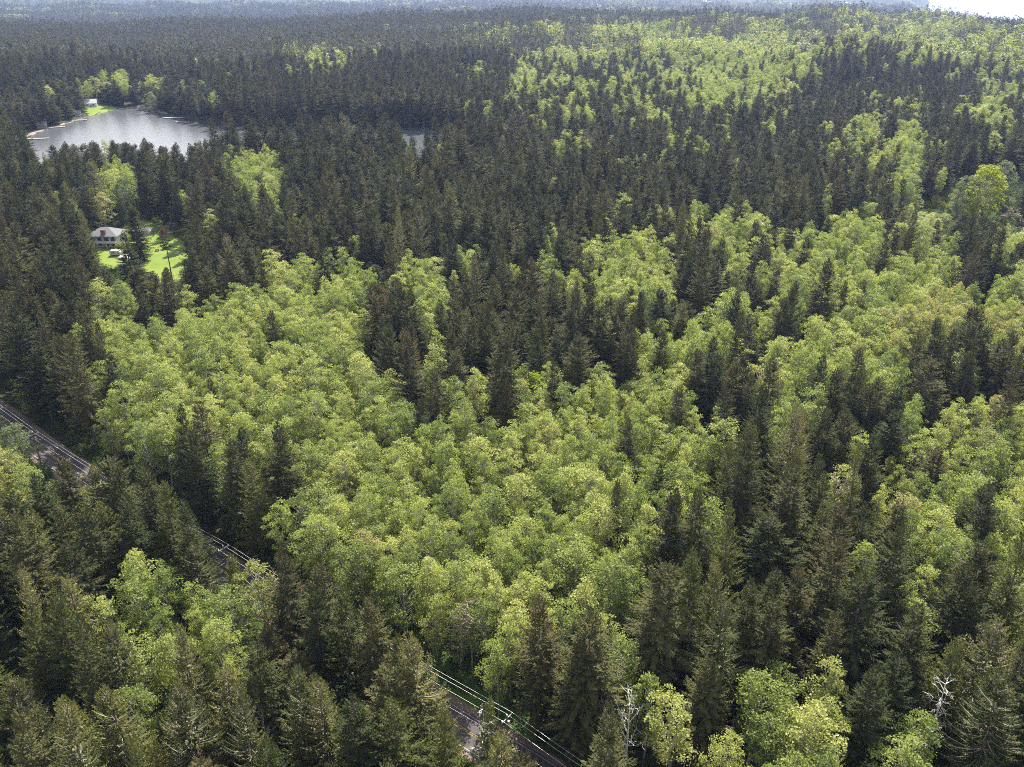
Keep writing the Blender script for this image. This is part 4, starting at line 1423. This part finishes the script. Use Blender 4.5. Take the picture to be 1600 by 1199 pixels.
pole_labels = ['utility pole farther up the road beyond the left edge', 'dark wooden utility pole with crossarms at the left road bend', 'utility pole hidden among firs midway along the road',
               'utility pole with white insulators beside the road at the lower middle', 'utility pole beyond the bottom edge of the photo']
for i, p in enumerate(poles):
    a, b = poles[max(0, i - 1)], poles[min(len(poles) - 1, i + 1)]
    d = (b - a)[:2]
    rz = math.atan2(d[1], d[0])
    gz_ = tz(p[0], p[1])
    o = thing('utility_pole', pole_labels[i], 'utility pole', (p[0], p[1], gz_), rz, 'utility poles along the road')
    H = POLE_H - gz_
    mb = MB()
    mb.tube([(0, 0, -.3), (0, 0, H * .5), (0, 0, H - .1)], [.19, .17, .13], 8)
    obj('pole', mb.mesh('pole', M['pole_wood']), parent=o)
    arm = MB()
    arm.box(-.07, .07, -1.35, 1.35, H - .75, H - .6)
    ao = obj('crossarm', arm.mesh('crossarm', M['arm_wood']), parent=o)
    low = MB()
    low.box(-.07, .07, -1.25, 1.25, H - 4.4, H - 4.25)
    obj('crossarm', low.mesh('crossarm', M['arm_wood']), parent=o)
    c_, s_ = math.cos(rz), math.sin(rz)
    row = []
    for (yy, zt) in ((-1.22, H - .6), (0.0, H - .1), (1.22, H - .6)):
        mb = MB()
        mb.tube([(0, yy, zt), (0, yy, zt + .12), (0, yy, zt + .2), (0, yy, zt + .36)], [.05, .13, .09, .11], 8)
        obj('insulator', mb.mesh('insulator', M['porcelain']), parent=o)
        row.append(np.array([p[0] - s_ * yy, p[1] + c_ * yy, gz_ + zt + .38]))
    for yy in (-1.1,):
        row.append(np.array([p[0] - s_ * yy, p[1] + c_ * yy, gz_ + H - 4.2]))
    if i == 3 or i == 1:
        mb = MB()
        mb.tube([(.1, .34, H - 2.4), (.1, .34, H - 1.5)], [.26, .26], 10)
        obj('transformer', mb.mesh('transformer', M['arm_wood'], smooth_shade=False), parent=o)
    tips.append(row)
wire_labels = ['power wire nearest the road side of the pole tops', 'power wire on the pole tops in the middle', 'power wire on the forest side of the pole tops', 'lower cable strung under the power wires']
for k in range(4):
    mb = MB()
    pts = []
    for i in range(len(poles) - 1):
        a, b = tips[i][k], tips[i + 1][k]
        for u in np.linspace(0, 1, 15)[(0 if i == 0 else 1):]:
            q = a + (b - a) * u
            q[2] -= 4 * u * (1 - u) * (.011 * np.linalg.norm(b - a))
            pts.append(q)
    mb.tube(pts, .017 if k < 3 else .012, 5)
    obj('power_wire', mb.mesh('power_wire', M['wire']), label=wire_labels[k], category='power wire', group='wires along the road')

# ------------------------------------------------------------------ buildings
M['wall_white'] = solid_mat('white_siding', (0.42, 0.42, 0.42), (0.52, 0.52, 0.51), 2, 0.7)
M['roof_grey'] = solid_mat('weathered_shingle', (0.15, 0.155, 0.165), (0.20, 0.205, 0.22), 1.5, 0.95, 0.1, spec=0.05)
M['roof_pale'] = solid_mat('pale_metal_roof', (0.38, 0.39, 0.40), (0.48, 0.48, 0.49), 1.5, 0.7)
M['brick'] = solid_mat('red_brown_brick', (0.15, 0.07, 0.06), (0.22, 0.11, 0.09), 6, 0.9)
M['glass'] = solid_mat('dark_window_glass', (0.03, 0.035, 0.04), (0.05, 0.055, 0.06), 1, 0.12, spec=0.6)
M['concrete'] = solid_mat('pale_concrete', (0.34, 0.33, 0.32), (0.44, 0.42, 0.41), 1.5, 0.9)
M['wood_grey'] = solid_mat('grey_dock_boards', (0.34, 0.31, 0.29), (0.48, 0.45, 0.42), 2, 0.85)
M['wood_brown'] = solid_mat('brown_siding', (0.16, 0.11, 0.08), (0.24, 0.17, 0.13), 2, 0.85)
M['car_dark'] = solid_mat('dark_car_paint', (0.02, 0.025, 0.022), (0.03, 0.035, 0.03), 1, 0.25, spec=0.6)
M['tyre'] = solid_mat('black_rubber', (0.02, 0.02, 0.02), (0.03, 0.03, 0.03), 4, 0.9)
M['red'] = solid_mat('orange_red_paint', (0.5, 0.14, 0.06), (0.6, 0.2, 0.09), 3, 0.5)


def hip_roof(mb, x0, x1, y0, y1, z, rise, over=.6, mi=0):
    x0, x1, y0, y1 = x0 - over, x1 + over, y0 - over, y1 + over
    w = min(x1 - x0, y1 - y0) / 2
    if x1 - x0 >= y1 - y0:
        r0, r1 = (x0 + w, (y0 + y1) / 2, z + rise), (x1 - w, (y0 + y1) / 2, z + rise)
        A, B, C, D_ = (x0, y0, z), (x1, y0, z), (x1, y1, z), (x0, y1, z)
        mb.face([A, B, r1, r0], mi); mb.face([B, C, r1], mi); mb.face([C, D_, r0, r1], mi); mb.face([D_, A, r0], mi)
    else:
        r0, r1 = ((x0 + x1) / 2, y0 + w, z + rise), ((x0 + x1) / 2, y1 - w, z + rise)
        A, B, C, D_ = (x0, y0, z), (x1, y0, z), (x1, y1, z), (x0, y1, z)
        mb.face([A, B, r0], mi); mb.face([B, C, r1, r0], mi); mb.face([C, D_, r1], mi); mb.face([D_, A, r0, r1], mi)
    mb.face([(x0, y0, z), (x0, y1, z), (x1, y1, z), (x1, y0, z)], mi)


def window_at(parent, x, y, z, w, h):
    mb = MB()
    mb.box(x - w / 2, x + w / 2, y - .04, y, z, z + h)
    wdw = obj('window', mb.mesh('window', M['glass']), parent=parent)
    f = MB()
    t_ = .1
    f.box(x - w / 2 - t_, x + w / 2 + t_, y - .09, y, z + h, z + h + t_)
    f.box(x - w / 2 - t_, x + w / 2 + t_, y - .09, y, z - t_, z)
    f.box(x - w / 2 - t_, x - w / 2, y - .09, y, z, z + h)
    f.box(x + w / 2, x + w / 2 + t_, y - .09, y, z, z + h)
    obj('frame', f.mesh('frame', M['wall_white']), parent=wdw)


x, y = on_ground(166, 388)
house = thing('house', 'white two-storey house with grey hip roof and balcony by the lawn', 'house', (x, y + 1, tz(x, y)), 0.0)
mb = MB()
mb.box(-8, 5, 0, 10, 0, 5.6)
obj('wall', mb.mesh('wall', M['wall_white']), parent=house)
mb = MB()
hip_roof(mb, -8, 5, 0, 10, 5.6, 3.0, 1.1)
rf = obj('roof', mb.mesh('roof', M['roof_grey']), parent=house)
mb = MB()
mb.box(-1.6, .4, -.2, 1.3, 5.7, 8.4)
obj('chimney', mb.mesh('chimney', M['brick']), parent=rf)
mb = MB()
mb.box(-8, 5.4, -2.4, -.02, 2.6, 2.85)
bal = obj('balcony', mb.mesh('balcony', M['wall_white']), parent=house)
mb = MB()
mb.box(-8, 5.4, -2.42, -2.34, 2.9, 3.7)
mb.box(5.32, 5.42, -2.3, -.05, 2.9, 3.7)
obj('railing', mb.mesh('railing', M['wall_white']), parent=bal)
for px_ in (-7.6, -3.3, 1.0, 5.2):
    mb = MB()
    mb.box(px_ - .12, px_ + .12, -2.3, -2.06, 0, 2.6)
    obj('post', mb.mesh('post', M['wall_white']), parent=bal)
for wx, ww in ((-6, 2.0), (-2.8, 2.0), (.4, 2.0), (3.4, 1.8)):
    window_at(house, wx, 0, 3.2, ww, 1.7)
    window_at(house, wx, 0, .7, ww * .8, 1.4)

x, y = on_ground(225, 368)
shed = thing('shed', 'long low grey shed at the back of the lawn', 'shed', (x, y, tz(x, y)), 0.05)
mb = MB()
mb.box(-5, 3, 0, 3.6, 0, 2.1)
obj('wall', mb.mesh('wall', M['wood_grey']), parent=shed)
mb = MB()
mb.face([(-5.4, -.5, 2.15), (3.4, -.5, 2.15), (3.4, 4.1, 2.9), (-5.4, 4.1, 2.9)])
mb.face([(-5.4, -.5, 2.02), (-5.4, 4.1, 2.77), (3.4, 4.1, 2.77), (3.4, -.5, 2.02)])
mb.face([(-5.4, -.5, 2.02), (3.4, -.5, 2.02), (3.4, -.5, 2.15), (-5.4, -.5, 2.15)])
obj('roof', mb.mesh('roof', M['roof_pale']), parent=shed)
mb = MB()
mb.box(-1.2, .2, -.06, 0, 0, 1.9)
obj('door', mb.mesh('door', M['wood_brown']), parent=shed)

# on the lawn: paved pad, camper, car, garden bits
pad = ground_poly([(186, 398), (220, 396), (222, 402), (200, 405), (184, 403)])
drape(pad, 1.0, 0.18, 'patio', M['concrete'], kind='structure', label='pale paved pad in the middle of the lawn', category='patio')
x, y = on_ground(180, 401)
o = thing('camper_trailer', 'white camper trailer parked on the lawn beside the pale pad', 'camper', (x, y, tz(x, y)), 0.1)
mb = MB()
prof = [(-2.2, .6), (2.0, .6), (2.4, 1.4), (2.0, 2.6), (-1.9, 2.7), (-2.3, 1.7)]
for sgn in (0, 2.1):
    pts = [(a, sgn, b) for a, b in prof]
    mb.face(pts if sgn == 0 else pts[::-1])
for (a, b), (c_, d_) in zip(prof, prof[1:] + prof[:1]):
    mb.face([(a, 0, b), (a, 2.1, b), (c_, 2.1, d_), (c_, 0, d_)])
obj('body', mb.mesh('body', M['wall_white']), parent=o)
window_at(o, -.6, -.01, 1.5, 1.2, .6)
for wx in (-.5, .5):
    mb = MB()
    mb.tube([(wx, -.08, .36), (wx, .16, .36)], [.36, .36], 12)
    obj('wheel', mb.mesh('wheel', M['tyre']), parent=o)
mb = MB()
mb.tube([(2.2, 1.05, .6), (3.4, 1.05, .5)], .06, 5)
obj('tow_bar', mb.mesh('tow_bar', M['tyre']), parent=o)


def car(px, py, mat, label, rz):
    x, y = on_ground(px, py)
    o = thing('parked_car', label, 'car', (x, y, tz(x, y) + .15), rz)
    mb = MB()
    side = [(-2.2, .35), (2.2, .35), (2.25, .75), (1.3, .95), (-2.1, 1.0), (-2.25, .7)]
    n = len(side)
    for yy in (-.88, .88):
        pts = [(a, yy, b) for a, b in side]
        mb.face(pts if yy < 0 else pts[::-1])
    for i in range(n):
        (a, b), (c_, d_) = side[i], side[(i + 1) % n]
        mb.face([(a, -.88, b), (a, .88, b), (c_, .88, d_), (c_, -.88, d_)])
    obj('body', mb.mesh('body', mat), parent=o)
    mb = MB()
    lo = [(-1.9, -.8, .96), (1.0, -.8, .93), (1.0, .8, .93), (-1.9, .8, .96)]
    hi = [(-1.5, -.66, 1.48), (.3, -.66, 1.48), (.3, .66, 1.48), (-1.5, .66, 1.48)]
    for i in range(4):
        mb.face([lo[i], lo[(i + 1) % 4], hi[(i + 1) % 4], hi[i]], 1)
    mb.face(hi, 0)
    obj('cabin', mb.mesh('cabin', mat, M['glass']), parent=o)
    for wx in (-1.4, 1.4):
        for wy in (-.9, .74):
            mb = MB()
            mb.tube([(wx, wy, .33), (wx, wy + .18, .33)], [.33, .33], 12)
            obj('wheel', mb.mesh('wheel', M['tyre']), parent=o)


car(207, 395, M['car_dark'], 'dark car parked behind the pale pad on the lawn', 0.15)
x, y = on_ground(246, 393)
o = thing('garden_cart', 'small orange-red cart standing on the lawn', 'cart', (x, y, tz(x, y) + .12), 0.3)
mb = MB()
mb.box(-.9, .9, -.5, .5, .45, .55); mb.box(-.9, -.82, -.5, .5, .55, .95); mb.box(.82, .9, -.5, .5, .55, .95); mb.box(-.8, .8, -.5, -.44, .55, .95); mb.box(-.8, .8, .44, .5, .55, .95)
obj('tray', mb.mesh('tray', M['red']), parent=o)
for wx in (-.6, .6):
    mb = MB()
    mb.tube([(wx, -.6, .22), (wx, .6, .22)], [.22, .22], 10)
    obj('wheel', mb.mesh('wheel', M['tyre']), parent=o)
x, y = on_ground(277, 399)
o = thing('garden_bench', 'white garden seat at the right edge of the lawn', 'garden seat', (x, y, tz(x, y) + .12), -0.5)
mb = MB()
mb.box(-.9, .9, -.5, .4, .42, .52)
obj('seat', mb.mesh('seat', M['wall_white']), parent=o)
mb = MB()
mb.box(-.9, .9, .41, .5, .42, 1.5)
obj('backrest', mb.mesh('backrest', M['wall_white']), parent=o)
for wx in (-.8, .8):
    for wy in (-.42, .3):
        mb = MB()
        mb.box(wx - .05, wx + .05, wy - .05, wy + .05, 0, .42)
        obj('leg', mb.mesh('leg', M['wall_white']), parent=o)
for i, (gx_, gy_) in enumerate([(226, 394), (230, 397), (234, 394), (238, 399), (229, 401)]):
    x, y = on_ground(gx_, gy_)
    o = thing('garden_post', 'thin dark stake in the row right of the pale pad', 'stake', (x, y, tz(x, y) + .1), 0.2 * i, 'stakes on the lawn')
    mb = MB()
    mb.tube([(0, 0, 0), (0, 0, 1.5)], .06, 5)
    obj('stake', mb.mesh('stake', M['wood_brown']), parent=o)
    mb = MB()
    mb.box(-.35, .35, -.03, .03, 1.05, 1.15)
    obj('crossbar', mb.mesh('crossbar', M['wood_brown']), parent=o)


def cottage(px, py, w, d, h, rz, wall, roof, label, rise=2.2, lift=0.0, group=None):
    x, y = on_ground(px, py)
    o = thing('cottage', label, 'house', (x, y, tz(x, y) + lift), rz, group)
    mb = MB()
    mb.box(-w / 2, w / 2, -d / 2, d / 2, -1.5, h)
    mb.face([(-w / 2, -d / 2, h), (-w / 2, d / 2, h), (-w / 2, 0, h + rise)])
    mb.face([(w / 2, d / 2, h), (w / 2, -d / 2, h), (w / 2, 0, h + rise)])
    obj('wall', mb.mesh('wall', M[wall]), parent=o)
    mb = MB()
    e = .5
    k = rise / (d / 2)
    for sgn in (-1, 1):
        a = [(-w / 2 - e, sgn * (d / 2 + e), h - k * e + .05), (w / 2 + e, sgn * (d / 2 + e), h - k * e + .05), (w / 2 + e, 0, h + rise + .05), (-w / 2 - e, 0, h + rise + .05)]
        b = [(p[0], p[1], p[2] + .18) for p in a]
        mb.face(b if sgn < 0 else b[::-1])
        mb.face(a[::-1] if sgn < 0 else a)
        mb.face([a[0], a[1], b[1], b[0]])
    obj('roof', mb.mesh('roof', M[roof]), parent=o)
    for wx in (-w * .28, w * .22):
        window_at(o, wx, -d / 2 - .01, h * .35, w * .16, h * .38)
    mb = MB()
    mb.box(-.5, .5, -d / 2 - .06, -d / 2, 0, 2.0)
    obj('door', mb.mesh('door', M['wood_brown']), parent=o)


cottage(143, 167, 10, 8, 3.6, 0.35, 'wall_white', 'roof_pale', 'white house with pale roof on the small green lakeside lawn', 3)
cottage(222, 160, 9, 7, 3.2, -0.2, 'wood_brown', 'roof_pale', 'brown lakeside cottage above the little beach at the lake head')
cottage(190, 163, 6, 5, 2.6, 0.1, 'wood_brown', 'roof_grey', 'tiny dark cabin between the lakeside lawn and the beach')
cottage(122, 181, 5, 4, 2.4, 0.5, 'wall_white', 'roof_grey', 'small white-walled boathouse on the left lake shore')
cottage(66, 200, 7, 5, 2.4, 0.4, 'wood_brown', 'roof_grey', 'low brown cottage on the left lake shore')
cottage(798, 207, 9, 7, 3.4, -0.3, 'wood_grey', 'roof_grey', 'dark cottage at the right end of the lake inlet')
cottage(497, 183, 10, 6, 3, 0.0, 'wood_grey', 'roof_pale', 'pale-roofed cottage half hidden in firs on the middle lake shore')
cottage(1252, 78, 20, 12, 5, 0.2, 'wall_white', 'roof_pale', 'white-roofed house high on the right slope', 3, 3)
cottage(1266, 76, 14, 10, 5, 0.0, 'wall_white', 'roof_pale', 'second white-roofed house right of the first on the slope', 3, 3)
cottage(1136, 68, 12, 9, 5, 0.4, 'wall_white', 'roof_pale', 'single white house left of the white-roofed pair on the slope', 3, 4)
cottage(1550, 75, 18, 12, 6, -0.4, 'wood_brown', 'roof_grey', 'large brown house near the crest at the right edge', 4, 3)
cottage(990, 91, 10, 8, 4, 0.2, 'wall_white', 'roof_pale', 'tiny white house in the woods right of the upper middle', 2.5, 5)

for i, (dx_, dy_, ln, rz, lb) in enumerate([(52, 217, 22, .25, 'long pale dock at the left end of the lake'), (86, 199, 14, .35, 'short dock beside the low lakeside cottage'),
                                            (124, 188, 12, .3, 'small dock below the white-walled boathouse'), (272, 184, 18, .15, 'pale dock at the right head of the lake'),
                                            (285, 191, 12, -.1, 'small dock with float beside the right lake arm'), (728, 212, 16, .1, 'dock on the inlet by the sandy bank')]):
    p = at_z(dx_, dy_, LAKE_Z + .5)
    o = thing('dock', lb, 'dock', (p[0], p[1], LAKE_Z), rz, 'docks around the lake')
    mb = MB()
    mb.box(-ln / 2, ln / 2, -1.1, 1.1, .45, .65)
    obj('deck', mb.mesh('deck', M['wood_grey']), parent=o)
    for sx in (-.45, 0, .45):
        mb = MB()
        mb.tube([(ln * sx, -1.7, -1.5), (ln * sx, -1.7, 1.2)], .16, 6)
        obj('pile', mb.mesh('pile', M['wood_brown']), parent=o)

# sandy shore strips
M['sand'] = solid_mat('pale_shore_sand', (0.16, 0.14, 0.11), (0.26, 0.22, 0.18), 0.4, 0.95, coord='Object')
bank = ground_poly([(20, 219), (60, 205), (110, 191), (140, 181), (175, 172), (214, 166), (232, 168), (262, 177), (262, 180), (215, 169), (176, 174), (140, 183), (112, 193), (62, 207), (22, 221)])
drape(bank, 1.5, 0.25, 'shore', M['sand'], kind='structure', label='narrow sandy bank along the far lake shore', category='shore')

# brush pile and felled logs by the yellow meadow
M['log'] = solid_mat('peeled_log', (0.36, 0.25, 0.20), (0.55, 0.42, 0.36), 2, 0.85)
M['dirt'] = solid_mat('red_brown_dirt', (0.13, 0.085, 0.065), (0.20, 0.14, 0.11), 0.5, 0.95)
drape(ground_poly([(1560, 330), (1625, 322), (1640, 352), (1590, 352), (1562, 345)]), 2.0, .15, 'dirt_clearing', M['dirt'], kind='structure', label='bare brown dirt clearing at the right edge', category='clearing')
drape(ground_poly([(1425, 302), (1510, 300), (1515, 330), (1440, 335)]), 2.0, .15, 'meadow', M['lawn'], kind='structure', label='rough meadow grass left of the brightest tree', category='meadow')
MB_ = [broadleaf(640 + i, 4.2, rad=2.4, base=.03, clumps=26, leaves=30, leaf=.4, mat='brush', clump_r=.9, flat=.75) for i in range(3)]
g = np.random.default_rng(5)
cnt_b = 0
while cnt_b < 34:
    px_, py_ = g.uniform(1432, 1508), g.uniform(302, 332)
    x, y = on_ground(px_, py_)
    side_ = 'back' if py_ < 312 else 'front' if py_ > 322 else 'middle'
    o = thing('meadow_bush', f'yellow-green bush in the {side_} of the rough meadow by the brightest tree', 'bush', (x, y, tz(x, y) - .1), g.uniform(0, 6), 'bushes of the rough meadow ' + side_)
    sc_ = g.uniform(.7, 1.2)
    o.scale = (sc_, sc_, sc_ * g.uniform(.7, 1.1))
    tk, cr = MB_[cnt_b % 3]
    obj('trunk', tk, parent=o)
    obj('crown', cr, parent=o)
    cnt_b += 1
lw = ['longest pale log lying across the brown clearing', 'pale log on the near side of the brown clearing', 'short log at the left of the brown clearing', 'thin log resting at the back of the brown clearing',
      'thick log beside the longest pale log', 'broken log at the edge of the brown clearing', 'slanting log in the middle of the brown clearing', 'small log at the far right of the brown clearing']
for i in range(8):
    x, y = on_ground(1576 + (i % 4) * 8, 331 + (i // 4) * 7 + (i % 3))
    L_ = [11, 8, 5, 7, 9, 4, 7, 5][i]
    r_ = [.35, .3, .3, .2, .45, .3, .3, .25][i]
    o = obj('log', None, loc=(x, y, tz(x, y) + .1 + r_), rot=(0, 0, i * .8), label=lw[i], category='log', group='felled logs')
    mb = MB()
    mb.tube([(-L_ / 2, 0, 0), (0, 0, .05), (L_ / 2, 0, 0)], [r_, r_ * .9, r_ * .75], 7)
    obj('stem', mb.mesh('log', M['log']), parent=o)

# far settlement: pale houses, a few pixels each
g = np.random.default_rng(11)
far_n = 0
for (x0, x1, y0, y1, n) in ((1095, 1152, 8, 22, 16), (1315, 1452, 12, 24, 22), (1000, 1030, 18, 24, 4)):
    for _ in range(n):
        u = g.random()
        px_, py_ = x0 + (x1 - x0) * u, y0 + (y1 - y0) * (.5 * u + .5 * g.random())
        p = at_z(px_, py_, -42)
        zg = tz(p[0], p[1])
        o = thing('far_house', 'tiny pale house in the hazy far settlement', 'house', (p[0], p[1], max(zg, -85)), g.uniform(-.6, .6), 'houses of the far settlement')
        w_, d_, h_ = g.uniform(14, 26), g.uniform(12, 18), g.uniform(8, 14)
        mb = MB()
        mb.box(-w_ / 2, w_ / 2, -d_ / 2, d_ / 2, -5, h_)
        obj('wall', mb.mesh('wall', M['wall_white']), parent=o)
        mb = MB()
        hip_roof(mb, -w_ / 2, w_ / 2, -d_ / 2, d_ / 2, h_ + .02, 4, 1)
        obj('roof', mb.mesh('roof', M['roof_pale']), parent=o)

# ------------------------------------------------------------------ the air
m, nt, out = new_mat('haze')
pv = nt.nodes.new('ShaderNodeVolumePrincipled')
pv.inputs['Color'].default_value = (0.38, 0.50, 0.90, 1)
pv.inputs['Density'].default_value = 0.000060
pv.inputs['Anisotropy'].default_value = 0.25
nt.links.new(pv.outputs[0], out.inputs['Volume'])
mb = MB()
mb.box(-14600, 14600, -14600, 14600, -127, 190)
obj('haze', mb.mesh('haze', m), kind='stuff', label='thin blue haze over the far woods', category='haze')
